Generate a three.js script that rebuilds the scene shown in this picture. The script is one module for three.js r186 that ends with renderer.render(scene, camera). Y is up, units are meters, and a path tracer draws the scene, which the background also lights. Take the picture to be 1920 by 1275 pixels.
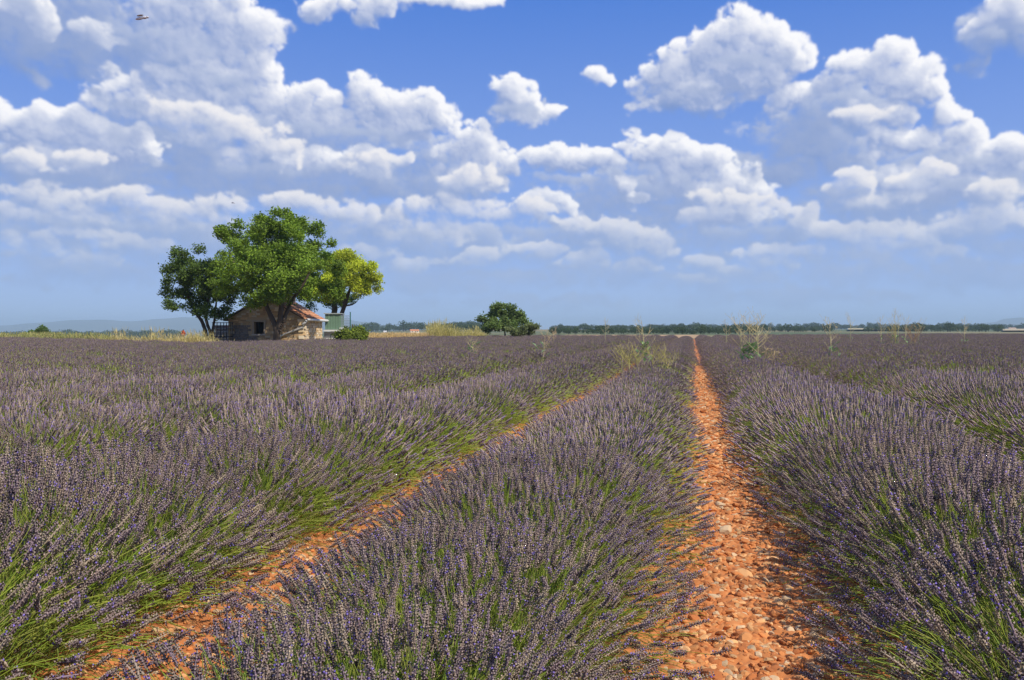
import * as THREE from 'three';
import { mergeGeometries, mergeVertices } from 'three/addons/utils/BufferGeometryUtils.js';

// ---------------------------------------------------------------- camera, sun, exposure
const scene = new THREE.Scene();
const W = 1920, H = 1275, F = 1550, EYE = 1.2, HORIZON = 620;
const YAW = Math.atan((1298 - W / 2) / F), PITCH = -Math.atan((H / 2 - HORIZON) / F);
const camera = new THREE.PerspectiveCamera(2 * Math.atan(H / 2 / F) * 180 / Math.PI, W / H, 0.05, 30000);
camera.position.set(0, EYE, 0);
camera.rotation.order = 'YXZ';
camera.rotation.set(PITCH, YAW, 0);
scene.add(camera);
camera.updateMatrixWorld(true);
const renderer = new THREE.WebGLRenderer({ antialias: true });
renderer.toneMapping = THREE.LinearToneMapping;
renderer.toneMappingExposure = 1.0;
renderer.shadowMap.enabled = true;
const SUN = new THREE.Vector3(0.58, 0.77, 0.33).normalize();
const sun = new THREE.DirectionalLight(new THREE.Color(1.0, 0.915, 0.775), 5.0);
sun.position.copy(SUN).multiplyScalar(120);
sun.castShadow = true;
sun.shadow.radius = 1;
sun.shadow.mapSize.set(4096, 4096);
Object.assign(sun.shadow.camera, { left: -80, right: 80, top: 80, bottom: -80, near: 1, far: 400 });
scene.add(sun); scene.add(sun.target);
const HAZE = 2.4e-4;
scene.fog = new THREE.FogExp2(new THREE.Color(0.61, 0.83, 1.0), HAZE);

// ---------------------------------------------------------------- numbers
function rng(seed) { let s = seed >>> 0; return () => { s = (s + 0x6d2b79f5) >>> 0; let t = Math.imul(s ^ (s >>> 15), 1 | s); t = (t + Math.imul(t ^ (t >>> 7), 61 | t)) ^ t; return ((t ^ (t >>> 14)) >>> 0) / 4294967296; }; }
const lerp = (a, b, t) => a + (b - a) * t, clamp = (x, a = 0, b = 1) => Math.min(b, Math.max(a, x));
const smooth = (a, b, x) => { const t = clamp((x - a) / (b - a)); return t * t * (3 - 2 * t); };
function hash(x, y, s) { let h = Math.imul(x, 374761393) ^ Math.imul(y, 668265263) ^ Math.imul(s, 2147483647 - 58); h = Math.imul(h ^ (h >>> 13), 1274126177); h ^= h >>> 16; h = Math.imul(h, 0x5bd1e995); return ((h ^ (h >>> 15)) >>> 0) / 4294967296; }
function vnoise(x, y, s = 0) { const i = Math.floor(x), j = Math.floor(y); let u = x - i, v = y - j; u = u * u * u * (u * (6 * u - 15) + 10); v = v * v * v * (v * (6 * v - 15) + 10); return lerp(lerp(hash(i, j, s), hash(i + 1, j, s), u), lerp(hash(i, j + 1, s), hash(i + 1, j + 1, s), u), v); }
function fbm(x, y, s = 0, o = 4) { let a = 0.5, f = 0, n = 0; for (let k = 0; k < o; k++) { f += a * vnoise(x, y, s + k * 17); n += a; a *= 0.5; x *= 2.03; y *= 2.03; } return f / n; }
function puffs(x, y, s) {      // rounded bumps, 0..1
  const i = Math.floor(x), j = Math.floor(y); let best = 0;
  for (let a = -1; a <= 1; a++) for (let b = -1; b <= 1; b++) {
    const dx = i + a + hash(i + a, j + b, s) - x, dy = j + b + hash(i + a, j + b, s + 1) - y, r = 0.65 + 0.45 * hash(i + a, j + b, s + 2), q = 1 - (dx * dx + dy * dy) / (r * r);
    if (q > best) best = q;
  }
  return Math.sqrt(best);
}
function at(px, py, depth) { return new THREE.Vector3((px - W / 2) / F * depth, (H / 2 - py) / F * depth, -depth).applyMatrix4(camera.matrixWorld); }
const toCam = camera.matrixWorld.clone().invert();
function seen(x, y, z) { const v = new THREE.Vector3(x, y, z).applyMatrix4(toCam); return { d: -v.z, px: W / 2 + F * v.x / -v.z, py: H / 2 - F * v.y / -v.z, x: v.x }; }

// ---------------------------------------------------------------- sky: air and cumulus, all round
{
  const SW = 4096, SH = 2048, K = F, data = new Float32Array(SW * SH * 4);
  // clouds as ellipses [x, y, rx, ry, weight]; x = bearing and y = height in 1/1550 rad from the view's middle (as the photograph measures them)
  const back = [
    [90, 60, 170, 75, 1], [230, 40, 110, 70, .9], [330, 150, 150, 70, 1], [480, 265, 250, 75, 1.1], [650, 320, 250, 55, 1], [150, 330, 260, 55, 1.1], [30, 400, 170, 50, .9], [420, 350, 260, 50, 1], [800, 350, 140, 40, .8],
    [1545, 240, 105, 60, 1.1], [1560, 295, 120, 45, 1], [1320, 160, 100, 40, .9], [1230, 380, 140, 55, .9], [1420, 330, 150, 45, .8], [1800, 360, 170, 50, .9], [1650, 390, 170, 45, .8], [1885, 60, 60, 55, .9],
    [970, 215, 50, 25, .6], [850, 470, 260, 40, .8], [1150, 450, 190, 45, .85], [1560, 430, 260, 50, .8], [300, 450, 260, 40, .8], [1850, 440, 130, 40, .7], [620, 440, 200, 40, .8], [1350, 490, 220, 26, .55], [620, 510, 380, 26, .5], [1120, 520, 300, 20, .45], [200, 510, 220, 26, .5],
    [120, 520, 110, 26, .8], [820, 535, 150, 26, .8], [1080, 515, 110, 26, .8], [1340, 530, 140, 26, .8], [1600, 515, 130, 28, .8], [1840, 520, 110, 28, .8], [480, 520, 90, 26, .7], [1480, 560, 190, 18, .6], [960, 570, 170, 18, .5],
  ];
  const mid = [
    [45, 232, 75, 40, 1], [120, 262, 90, 40, 1], [200, 285, 80, 35, .9], [350, 40, 70, 75, 1], [415, 70, 90, 65, 1], [450, 130, 75, 45, .9], [500, 190, 100, 40, .9], [300, 170, 95, 45, .7], [400, 20, 85, 40, 1], [520, 215, 170, 45, 1], [690, 205, 75, 42, 1.1],
    [760, 225, 75, 42, 1.1], [820, 225, 34, 34, 1], [880, 280, 55, 38, 1], [900, 320, 60, 35, .9], [620, 300, 70, 26, .7], [1060, 303, 72, 26, 1], [1140, 303, 52, 24, .9], [1230, 288, 72, 34, 1], [1290, 318, 65, 36, 1], [1385, 345, 56, 40, 1],
    [1395, 98, 90, 52, 1.1], [1445, 115, 55, 52, 1.1], [1378, 58, 32, 20, .9], [1285, 130, 80, 38, 1], [1250, 108, 28, 26, .9], [1300, 180, 80, 24, .7], [1120, 146, 36, 20, .9], [960, 180, 32, 26, .9], [1028, 203, 18, 12, .7], [985, 220, 40, 18, .5],
    [1600, 150, 62, 36, 1], [1665, 155, 68, 46, 1.1], [1722, 175, 36, 28, 1], [1485, 195, 40, 28, 1], [1640, 222, 52, 24, .9], [1770, 212, 20, 26, .8], [1735, 266, 78, 32, 1], [1800, 262, 36, 26, .9], [1630, 270, 26, 36, .9], [1860, 300, 62, 30, 1], [1900, 285, 40, 22, .9],
    [1700, 345, 60, 28, .9], [1820, 350, 80, 28, .9], [1885, 30, 55, 40, 1], [645, 16, 58, 26, 1], [700, 4, 55, 20, .8], [850, 0, 90, 12, .9], [40, 25, 50, 32, 1.1], [185, 65, 40, 20, .6],
    [270, 266, 38, 24, 1], [1040, 385, 60, 26, 1.1], [1170, 350, 20, 22, .8], [1190, 380, 24, 18, .6], [1375, 398, 62, 28, 1],
  ];
  const front = [
    [360, 215, 60, 25, .8], [430, 250, 90, 26, .6], [470, 285, 45, 20, .7], [545, 290, 40, 26, .7], [700, 310, 40, 20, .6], [755, 297, 28, 12, .6], [895, 335, 50, 18, .7], [90, 300, 60, 18, .5], [150, 405, 45, 18, .7], [230, 385, 55, 22, .6], [340, 405, 60, 24, .7], [120, 375, 60, 20, .5], [440, 385, 60, 18, .5],
    [720, 420, 60, 24, .7], [850, 390, 80, 22, .6], [830, 430, 40, 26, .6], [1120, 430, 60, 18, .6], [1195, 452, 70, 26, .7], [1250, 470, 30, 14, .5], [1505, 415, 34, 24, .7], [1690, 435, 56, 24, .7], [1650, 370, 60, 20, .6], [1620, 215, 35, 16, .6], [1850, 400, 60, 20, .5], [1340, 380, 40, 22, .6], [1480, 470, 50, 12, .4],
    [230, 460, 70, 14, .5], [80, 470, 50, 14, .5], [700, 480, 40, 12, .3], [1310, 525, 40, 8, .4], [1380, 505, 50, 10, .4], [1860, 360, 40, 16, .7], [160, 300, 40, 12, .4], [20, 400, 40, 16, .6],
    [1080, 420, 44, 17, .9], [1170, 438, 48, 17, .9], [1235, 458, 44, 17, .9], [1335, 402, 62, 20, .9], [1405, 390, 50, 26, .9], [1500, 405, 32, 24, .9], [1550, 430, 34, 15, .8], [1640, 430, 44, 22, .9], [1705, 452, 52, 16, .9], [1800, 420, 52, 17, .8], [1870, 405, 50, 20, .9], [1000, 388, 44, 17, .8], [920, 402, 44, 15, .8],
    [640, 400, 54, 20, .9], [742, 402, 32, 26, .9], [820, 442, 38, 20, .8], [560, 382, 64, 15, .8], [1600, 345, 52, 20, .8], [1740, 332, 52, 19, .8], [60, 408, 44, 15, .8], [300, 398, 44, 19, .8], [380, 412, 44, 19, .8], [1420, 470, 50, 12, .7], [1000, 470, 60, 12, .6], [170, 440, 60, 13, .7], [860, 490, 50, 10, .5],
    [165, 488, 42, 20, .7], [70, 455, 40, 18, .7], [1100, 492, 40, 18, .7], [1190, 500, 44, 18, .7], [1440, 488, 40, 18, .6], [1620, 478, 46, 20, .7], [1320, 500, 30, 16, .6], [760, 500, 46, 16, .6], [1740, 478, 44, 18, .7], [900, 478, 40, 16, .6],
  ];
  const grey = [      // grey-blue bases and bodies seen through thinner cloud
    [110, 70, 150, 50, .95], [210, 95, 70, 35, .8], [40, 100, 90, 30, .8], [320, 130, 60, 40, .6], [330, 248, 130, 30, .95], [270, 225, 60, 40, .8], [470, 330, 240, 32, 1], [640, 345, 150, 24, .9], [130, 330, 170, 28, .9], [700, 262, 90, 22, .6], [560, 255, 70, 20, .5], [380, 165, 60, 22, .6],
    [1400, 128, 60, 22, .8], [1360, 172, 70, 16, .5], [1530, 265, 80, 46, 1], [1570, 205, 50, 22, .6], [1500, 320, 110, 24, .8], [1260, 370, 90, 32, 1], [1190, 330, 50, 20, .6], [1730, 380, 120, 20, .8], [1860, 345, 70, 14, .6], [1890, 70, 40, 26, .8], [1780, 300, 70, 14, .5], [850, 350, 80, 18, .6], [1080, 340, 70, 14, .5], [970, 212, 40, 14, .6],
    [900, 440, 160, 18, .5], [1450, 440, 150, 18, .5], [300, 440, 220, 18, .6],
  ];
  const turn = (l) => l.map(([x, y, rx, ry, w]) => { const v = new THREE.Vector3((x - W / 2) / F, (H / 2 - y) / F, -1).applyMatrix4(new THREE.Matrix4().makeRotationX(PITCH)).normalize(); return [Math.atan2(v.x, -v.z) * K, Math.asin(v.y) * K, rx, ry, w]; });
  const layers = [turn(back), turn(mid), turn(grey), turn(front)];
  const R = rng(77);
  for (let n = 0; n < 230; n++) {          // the same kind of clouds go on all round
    const a = (R() * 2 - 1) * Math.PI, e = Math.pow(R(), 1.3) * 1.1 + 0.06;
    if (Math.abs(a) < 0.66 && e < 0.56) continue;
    const big = 40 + 120 * R() * clamp(e * 3, .4, 1.2);
    layers[0].push([a * K, e * K, big * 1.6, big * 0.55, 1]);
    for (let k = 0; k < 4; k++) layers[1].push([(a * K) + (R() - .5) * big * 2, e * K + (R() - .1) * big * .6, big * (.4 + .4 * R()), big * (.25 + .25 * R()), 1]);
  }
  const rows = Math.floor(SH * 0.36), thick = [], c = new THREE.Color();
  layers.forEach((list, li) => {
    const field = new Float32Array(SW * rows).fill(-9), out = new Float32Array(SW * rows);
    for (const [X, Y, rx, ry, w] of list) {
      const r0 = Math.max(0, Math.floor((Y - ry * 1.9) / K / Math.PI * SH)), r1 = Math.min(rows - 1, Math.ceil((Y + ry * 1.9) / K / Math.PI * SH));
      for (let r = r0; r <= r1; r++) {
        const E = (r + 0.5) / SH * Math.PI * K, squeeze = Math.max(0.3, Math.cos(E / K));
        const c0 = Math.floor(((X - rx * 1.9 / squeeze) / K / (2 * Math.PI)) * SW), c1 = Math.ceil(((X + rx * 1.9 / squeeze) / K / (2 * Math.PI)) * SW);
        for (let q = c0; q <= c1; q++) {
          const A = (q + 0.5) / SW * 2 * Math.PI * K, wk = clamp(ry / 45, .22, 1), ws = lerp(26, 60, wk), wx = (fbm(A / ws, E / ws, 5 + li, 3) - .5) * 95 * Math.sqrt(wk), wy = (fbm(A / ws, E / ws, 125 + li, 3) - .5) * 78 * wk;
          const dx = (A + wx - X) * squeeze / rx; let dy = (E + wy - Y) / ry; if (dy < 0) dy *= 1.15;
          const d = w * (1 - dx * dx - dy * dy), at = r * SW + ((q % SW) + SW) % SW;
          field[at] = field[at] > -8 ? Math.max(field[at], d) + 0.25 * Math.max(0, Math.min(field[at], d)) : d;
        }
      }
    }
    for (let r = 0; r < rows; r++) for (let q = 0; q < SW; q++) {
      const f = field[r * SW + q]; if (f < -1.2) continue;
      const E = (r + .5) / SH * Math.PI * K, A = (q > SW / 2 ? q - SW : q) / SW * 2 * Math.PI * K, s = 40 * li;
      const ax = A + (fbm(A / 14, E / 14, s + 31, 2) - .5) * 12, ey = E + (fbm(A / 14, E / 14, s + 36, 2) - .5) * 12;
      const n = 0.26 * puffs(ax / 52, ey / 38, s + 1) + 0.22 * puffs(ax / 24, ey / 19, s + 7) + 0.14 * puffs(ax / 11, ey / 9.5, s + 13) + .06 * puffs(ax / 6, ey / 5.5, s + 15) + 0.36 * (1.7 * (fbm(A / 62, E / 40, s + 19, 6) - .5) + .5);
      out[r * SW + q] = clamp(Math.min(f, .75) * 0.85 + (n - 0.53) * 2.0 - 0.03, 0, 2);
    }
    thick.push(out);
  });
  const skyAt = (e) => { // e: elevation, radians
    const t = clamp(e / 0.42), u = clamp((e - .42) / 1.1);
    return [lerp(lerp(.52, .058, Math.pow(t, .56)), .05, u), lerp(lerp(.69, .20, Math.pow(t, .56)), .17, u), lerp(lerp(.92, .68, t), .55, u)];
  };
  const SX = 0.62 / (2 * Math.PI * K / SW), SY = 0.78 / (Math.PI * K / SH);
  const colors = [[[.22, .32, .60], [.64, .69, .83]], [[.31, .40, .67], [1.04, 1.03, 1.04]], [[.26, .355, .62], [.50, .57, .76]], [[.42, .50, .73], [1.0, .965, .95]]];
  for (let r = 0; r < SH / 2; r++) for (let q = 0; q < SW; q++) {
    const e = (r + .5) / SH * Math.PI, p = skyAt(e);
    if (r < rows) for (let li = 0; li < 4; li++) {
      const T = thick[li], t0 = T[r * SW + q]; if (t0 <= 0) continue;
      let sum = 0; for (let k = 1; k <= 9; k++) { const step = k * k * 0.55 + k * 1.6, rr = Math.min(rows - 1, Math.round(r + step * SY)), qq = (q + Math.round(step * SX) + SW) % SW; sum += T[rr * SW + qq] * (0.6 + k * .12); }
      let below = 0; for (let k = 1; k <= 4; k++) below += T[Math.max(0, Math.round(r - k * 7)) * SW + q];
      const ahead = (m) => T[Math.min(rows - 1, Math.round(r + m * SY)) * SW + (q + Math.round(m * SX) + SW) % SW];
      const haze = smooth(0.19, 0.0, e), relief = (t0 - ahead(4)) * .55 + (t0 - ahead(11)) * .42 + (t0 - ahead(26)) * .22;
      const L = clamp(.02 + .80 * Math.exp(-sum * 0.30) + relief * [.30, .60, .20, .55][li] + .14 * smooth(0, 1.2, below), 0, 1), soft = [1.0, .66, 1.5, .9][li];
      const alpha = smooth(0, soft * (.5 + .9 * smooth(0, .9, ahead(15))), t0) * (1 - 0.5 * haze) * [.92, .98, .80, .82][li], [dark, bright] = colors[li];
      for (let k = 0; k < 3; k++) p[k] = lerp(p[k], lerp(lerp(dark[k], bright[k], L), [.42, .53, .74][k], haze * .55), alpha);
    }
    const at = ((r + SH / 2) * SW + (q + SW * 0.25 + Math.round(-YAW / (2 * Math.PI) * SW)) % SW) * 4;
    data[at] = p[0]; data[at + 1] = p[1]; data[at + 2] = p[2]; data[at + 3] = 1;
  }
  for (let r = 0; r < SH / 2; r++) for (let q = 0; q < SW; q++) { const at = (r * SW + q) * 4; data[at] = .2; data[at + 1] = .22; data[at + 2] = .22; data[at + 3] = 1; }
  const sky = new THREE.DataTexture(data, SW, SH, THREE.RGBAFormat, THREE.FloatType);
  sky.mapping = THREE.EquirectangularReflectionMapping; sky.magFilter = THREE.LinearFilter; sky.needsUpdate = true;
  scene.background = sky; scene.environment = sky;
}

// ---------------------------------------------------------------- helpers
const V = (x, y, z) => new THREE.Vector3(x, y, z);
const used = {};
function numbered(n) { const k = used[n] = (used[n] ?? -1) + 1; return k ? n + '_' + String(k).padStart(3, '0') : n; }
function tag(o, label, category, group) { o.userData = { label, category }; if (group) o.userData.group = group; return o; }
function thing(name, label, category, pos, group) { const g = new THREE.Group(); g.name = numbered(name); if (pos) g.position.copy(pos); tag(g, label, category, group); scene.add(g); return g; }
function mesh(name, geo, mat, parent = scene, kind) { const m = new THREE.Mesh(geo, mat); m.name = parent === scene ? numbered(name) : name; m.castShadow = m.receiveShadow = true; if (kind) m.userData.kind = kind; parent.add(m); return m; }
function inst(name, geo, mat, mats, parent = scene, colors) {
  const m = new THREE.InstancedMesh(geo, mat, mats.length); m.name = parent === scene ? numbered(name) : name; m.castShadow = m.receiveShadow = true;
  mats.forEach((x, i) => m.setMatrixAt(i, x)); if (colors) colors.forEach((x, i) => m.setColorAt(i, x));
  m.userData.kind = 'stuff'; parent.add(m); return m;
}
const std = (r, g, b, rough = .9, more = {}) => new THREE.MeshStandardMaterial({ color: new THREE.Color().setRGB(r, g, b), roughness: rough, ...more });
const vcol = (rough = .9, more = {}) => new THREE.MeshStandardMaterial({ vertexColors: true, roughness: rough, side: THREE.DoubleSide, ...more });
const leafMat = (more = {}) => new THREE.MeshPhysicalMaterial({ vertexColors: true, roughness: .9, transmission: .35, thickness: 0, side: THREE.DoubleSide, specularIntensity: .4, ...more });
class Tris {      // collects triangles with a colour per vertex
  constructor() { this.p = []; this.c = []; this.ix = []; this.n = 0; }
  v(x, y, z, c) { this.p.push(x, y, z); this.c.push(c[0], c[1], c[2]); return this.n++; }
  t(a, b, c) { this.ix.push(a, b, c); }
  q(a, b, c, d) { this.ix.push(a, b, c, a, c, d); }
  ring(o, u, w, r, sides, c, turn = 0) { const first = this.n; for (let k = 0; k < sides; k++) { const a = k / sides * 2 * Math.PI + turn, x = Math.cos(a) * r, y = Math.sin(a) * r; this.v(o.x + u.x * x + w.x * y, o.y + u.y * x + w.y * y, o.z + u.z * x + w.z * y, c); } return first; }
  band(a, b, sides) { for (let k = 0; k < sides; k++) { const l = (k + 1) % sides; this.q(a + k, a + l, b + l, b + k); } }
  fan(a, tip, sides) { for (let k = 0; k < sides; k++) this.t(a + k, a + (k + 1) % sides, tip); }
  tube(pts, radii, sides, c0, c1 = c0) {
    const d = V(), u = V(), w = V(); let prev = -1;
    pts.forEach((p, i) => {
      d.subVectors(pts[Math.min(i + 1, pts.length - 1)], pts[Math.max(i - 1, 0)]).normalize();
      u.set(Math.abs(d.y) > .9 ? 1 : 0, Math.abs(d.y) > .9 ? 0 : 1, 0).cross(d).normalize(); w.crossVectors(d, u);
      const t = i / (pts.length - 1), c = [0, 1, 2].map((k) => lerp(c0[k], c1[k], t)), r = this.ring(p, u, w, radii[i], sides, c);
      if (prev >= 0) this.band(prev, r, sides); prev = r;
    });
    const e = pts[pts.length - 1], c = c1; this.fan(prev, this.v(e.x, e.y, e.z, c), sides);
  }
  box(cx, cy, cz, sx, sy, sz, c, jit = 0, R = null) {
    const i = []; for (let k = 0; k < 8; k++) { const j = () => R ? (R() - .5) * jit : 0; i.push(this.v(cx + (k & 1 ? .5 : -.5) * sx + j(), cy + (k & 2 ? .5 : -.5) * sy + j(), cz + (k & 4 ? .5 : -.5) * sz + j(), c)); }
    this.q(i[0], i[2], i[3], i[1]); this.q(i[4], i[5], i[7], i[6]); this.q(i[0], i[1], i[5], i[4]); this.q(i[2], i[6], i[7], i[3]); this.q(i[0], i[4], i[6], i[2]); this.q(i[1], i[3], i[7], i[5]);
  }
  geo(flat = false) {
    let g = new THREE.BufferGeometry(); g.setAttribute('position', new THREE.Float32BufferAttribute(this.p, 3)); g.setAttribute('color', new THREE.Float32BufferAttribute(this.c, 3)); g.setIndex(this.ix);
    if (flat) g = g.toNonIndexed(); g.computeVertexNormals(); return g;
  }
}
const shade = (c, k) => [c[0] * k, c[1] * k, c[2] * k], mixc = (a, b, t) => [lerp(a[0], b[0], t), lerp(a[1], b[1], t), lerp(a[2], b[2], t)];
function place(x, y, z, ry = 0, sx = 1, sy = sx, sz = sx, rx = 0, rz = 0) { return new THREE.Matrix4().compose(V(x, y, z), new THREE.Quaternion().setFromEuler(new THREE.Euler(rx, ry, rz, 'YXZ')), V(sx, sy, sz)); }
function noiseTexture(size, paint, srgb = false) {
  const d = new Uint8Array(size * size * 4);
  for (let y = 0; y < size; y++) for (let x = 0; x < size; x++) { const c = paint(x / size, y / size), i = (y * size + x) * 4; for (let k = 0; k < 3; k++) d[i + k] = clamp(c[k]) * 255; d[i + 3] = 255; }
  const t = new THREE.DataTexture(d, size, size); t.magFilter = THREE.LinearFilter; t.wrapS = t.wrapT = THREE.RepeatWrapping; if (srgb) t.colorSpace = THREE.SRGBColorSpace; t.needsUpdate = true; return t;
}

// ---------------------------------------------------------------- land
const edge = [[-400, 90], [0, 74], [200, 56], [290, 47], [380, 46], [600, 50.5], [650, 56], [690, 70], [800, 84], [1000, 104], [1290, 108], [1310, 104], [1500, 125], [1750, 165], [1950, 175], [2400, 180]];
const fieldEnd = (px) => { let i = 0; while (i < edge.length - 2 && px > edge[i + 1][0]) i++; return lerp(edge[i][1], edge[i + 1][1], clamp((px - edge[i][0]) / (edge[i + 1][0] - edge[i][0]))); };
const SOIL = [.47, .17, .05];
const terrain = (x, z) => { const r = Math.hypot(x, z), west = smooth(-.28, -.62, Math.atan2(x, -z)); return lerp(3.2 * smooth(180, 1300, r) * (.75 + .5 * fbm(x / 400 + 9, z / 400, 3, 2)), -9 * smooth(95, 800, r), west * (r > 1 ? 1 : 0)); };
{
  const g = new Tris(), rings = [0, 60, 110, 160, 200, 260, 340, 450, 600, 800, 1050, 1350, 1800, 2500, 3600, 5200, 8000], N = 120;
  let prev = -1;
  for (const r of rings) {
    const first = g.n;
    for (let k = 0; k < N; k++) {
      const a = k / N * 2 * Math.PI, x = Math.cos(a) * r, z = Math.sin(a) * r, f = fbm(x / 170 + 40, z / 90, 8, 3);
      const c = mixc([.20, .17, .075], [.07, .10, .035], smooth(.40, .58, f));
      g.v(x, terrain(x, z) - .02, z, c);
    }
    if (prev >= 0) g.band(first, prev, N); prev = first;
  }
  mesh('ground', g.geo(), vcol(1), scene, 'structure');
}
{ // red soil under the lavender
  const g = new Tris(), nx = 160, nz = 130;
  for (let j = 0; j <= nz; j++) for (let i = 0; i <= nx; i++) { const x = lerp(-130, 110, i / nx), z = lerp(8, -185, j / nz), f = fbm(x * .3, z * .3, 4, 3); g.v(x, .003, z, mixc(shade(SOIL, .8), SOIL, f)); }
  for (let j = 0; j < nz; j++) for (let i = 0; i < nx; i++) { const a = j * (nx + 1) + i, v = seen(lerp(-130, 110, (i + .5) / nx), 0, lerp(8, -185, (j + .5) / nz)); if (v.d > 3 && v.d > fieldEnd(clamp(v.px, -400, 2400)) + .5) continue; g.q(a, a + 1, a + nx + 2, a + nx + 1); }
  mesh('soil', g.geo(), vcol(1), scene, 'structure');
}
{ // far hills
  const ridge = (name, pts, depth, thick) => {
    const g = new Tris(), n = 90, m = 10, top = (px) => { let i = 0; while (i < pts.length - 2 && px > pts[i + 1][0]) i++; const t = clamp((px - pts[i][0]) / (pts[i + 1][0] - pts[i][0])); return lerp(pts[i][1], pts[i + 1][1], t * t * (3 - 2 * t)); };
    for (let j = 0; j <= m; j++) for (let i = 0; i <= n; i++) {
      const px = lerp(pts[0][0], pts[pts.length - 1][0], i / n), t = j / m, d = depth + (t - .5) * thick, p = at(px, HORIZON, d), h = Math.max(0, (HORIZON - top(px)) / F * depth), s = Math.sin(t * Math.PI);
      const y = -4 + (h + 4) * Math.pow(s, .8) * (1 - .12 * (fbm(p.x / 300, p.z / 300, 6, 4) - .3) * (t < .5 ? 1 : .2));
      g.v(p.x, y, p.z, mixc([.045, .07, .035], [.10, .11, .06], fbm(p.x / 200, p.z / 200, 12, 3)));
    }
    for (let j = 0; j < m; j++) for (let i = 0; i < n; i++) { const a = j * (n + 1) + i; g.q(a, a + 1, a + n + 2, a + n + 1); }
    mesh(name, g.geo(), vcol(1), scene, 'structure');
  };
  ridge('hills', [[-500, 618], [-260, 606], [0, 610], [70, 605], [140, 599.5], [190, 599], [245, 602], [300, 597.5], [345, 594.5], [390, 595], [450, 602], [520, 610], [600, 618]], 6600, 2400);
  ridge('hill', [[440, 619], [520, 604], [580, 595], [640, 597], [680, 603], [730, 611], [780, 617], [810, 620]], 6100, 2000);
  ridge('distant_hill', [[1760, 619], [1800, 609], [1835, 605.5], [1862, 604], [1885, 597], [1915, 595], [1990, 596], [2080, 605], [2200, 612], [2400, 619]], 6300, 2200);
}

// ---------------------------------------------------------------- red stony path between the lavender rows
const PATHX = .22, PITCHX = 1.96;
const clod = (x, z) => .04 * fbm(x * 7, z * 7, 31, 3) + .024 * puffs(x * 14, z * 14, 41) + .018 * puffs(x * 30, z * 30, 51) + .007 * puffs(x * 62, z * 62, 55) - .03;
function pathStrip(x0, x1, z0, z1, dx, dz, lift) {
  const g = new Tris(), nx = Math.ceil((x1 - x0) / dx), nz = Math.ceil((z0 - z1) / dz);
  for (let j = 0; j <= nz; j++) for (let i = 0; i <= nx; i++) {
    const x = lerp(x0, x1, i / nx), z = lerp(z0, z1, j / nz), e = smooth(0, .12, Math.min(x - x0, x1 - x)), f = fbm(x * 5 + 3, z * 5, 61, 4), f2 = vnoise(x * 60, z * 60, 71);
    const c = mixc(mixc([.38, .118, .03], [.55, .215, .068], f), [.66, .33, .13], smooth(.72, 1, f2) * .6);
    g.v(x, lift + .02 * e + clod(x, z) * e * 1.15, z, c);
  }
  for (let j = 0; j < nz; j++) for (let i = 0; i < nx; i++) { const a = j * (nx + 1) + i; g.q(a, a + 1, a + nx + 2, a + nx + 1); }
  return g.geo();
}
const soilMat = vcol(.95);
const path = mesh('stony_path', pathStrip(-.35, .85, -1, -9, .011, .0125, .008), soilMat, scene, 'structure');
mesh('path_soil', pathStrip(-.3, .8, -9, -30, .035, .06, .008), soilMat, path);
mesh('path_soil', pathStrip(-.25, .75, -30, -115, .1, .4, .008), soilMat, path);
const path2 = mesh('side_path', pathStrip(PATHX - PITCHX - .5, PATHX - PITCHX + .5, -.6, -14, .025, .03, .008), soilMat, scene, 'structure');
const stoneGeos = [];
for (let k = 0; k < 9; k++) {
  const g = new THREE.IcosahedronGeometry(1, 1), p = g.attributes.position, R = rng(900 + k), ax = [1 + .5 * R(), .45 + .35 * R(), .75 + .4 * R()], cuts = [];
  for (let q = 0; q < 9; q++) { const a = R() * 6.28, b = R() * 2 - 1; cuts.push([V(Math.cos(a) * Math.sqrt(1 - b * b), b, Math.sin(a) * Math.sqrt(1 - b * b)), .5 + .35 * R()]); }
  for (let i = 0; i < p.count; i++) { const v = V().fromBufferAttribute(p, i); for (const [n, d] of cuts) { const o = v.dot(n) - d; if (o > 0) v.addScaledVector(n, -o * .85); } v.multiplyScalar(.92 + .16 * vnoise(v.x * 3 + k, v.y * 3 + v.z * 2, k)); p.setXYZ(i, v.x * ax[0], v.y * ax[1], v.z * ax[2]); }
  let m = g; m.deleteAttribute('uv'); m.deleteAttribute('normal'); m = mergeVertices(m, 1e-3); m = m.toNonIndexed(); m.computeVertexNormals(); stoneGeos.push(m);
}
const stoneTones = [[.52, .19, .055], [.56, .24, .08], [.44, .145, .04], [.64, .34, .14], [.37, .12, .033], [.60, .34, .15], [.55, .39, .23]];
const stoneBump = noiseTexture(128, (u, v) => { const f = fbm(u * 14, v * 14, 5, 4); return [f, f, f]; });
const stoneMats = stoneTones.map((c) => std(c[0], c[1], c[2], .92));
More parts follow.
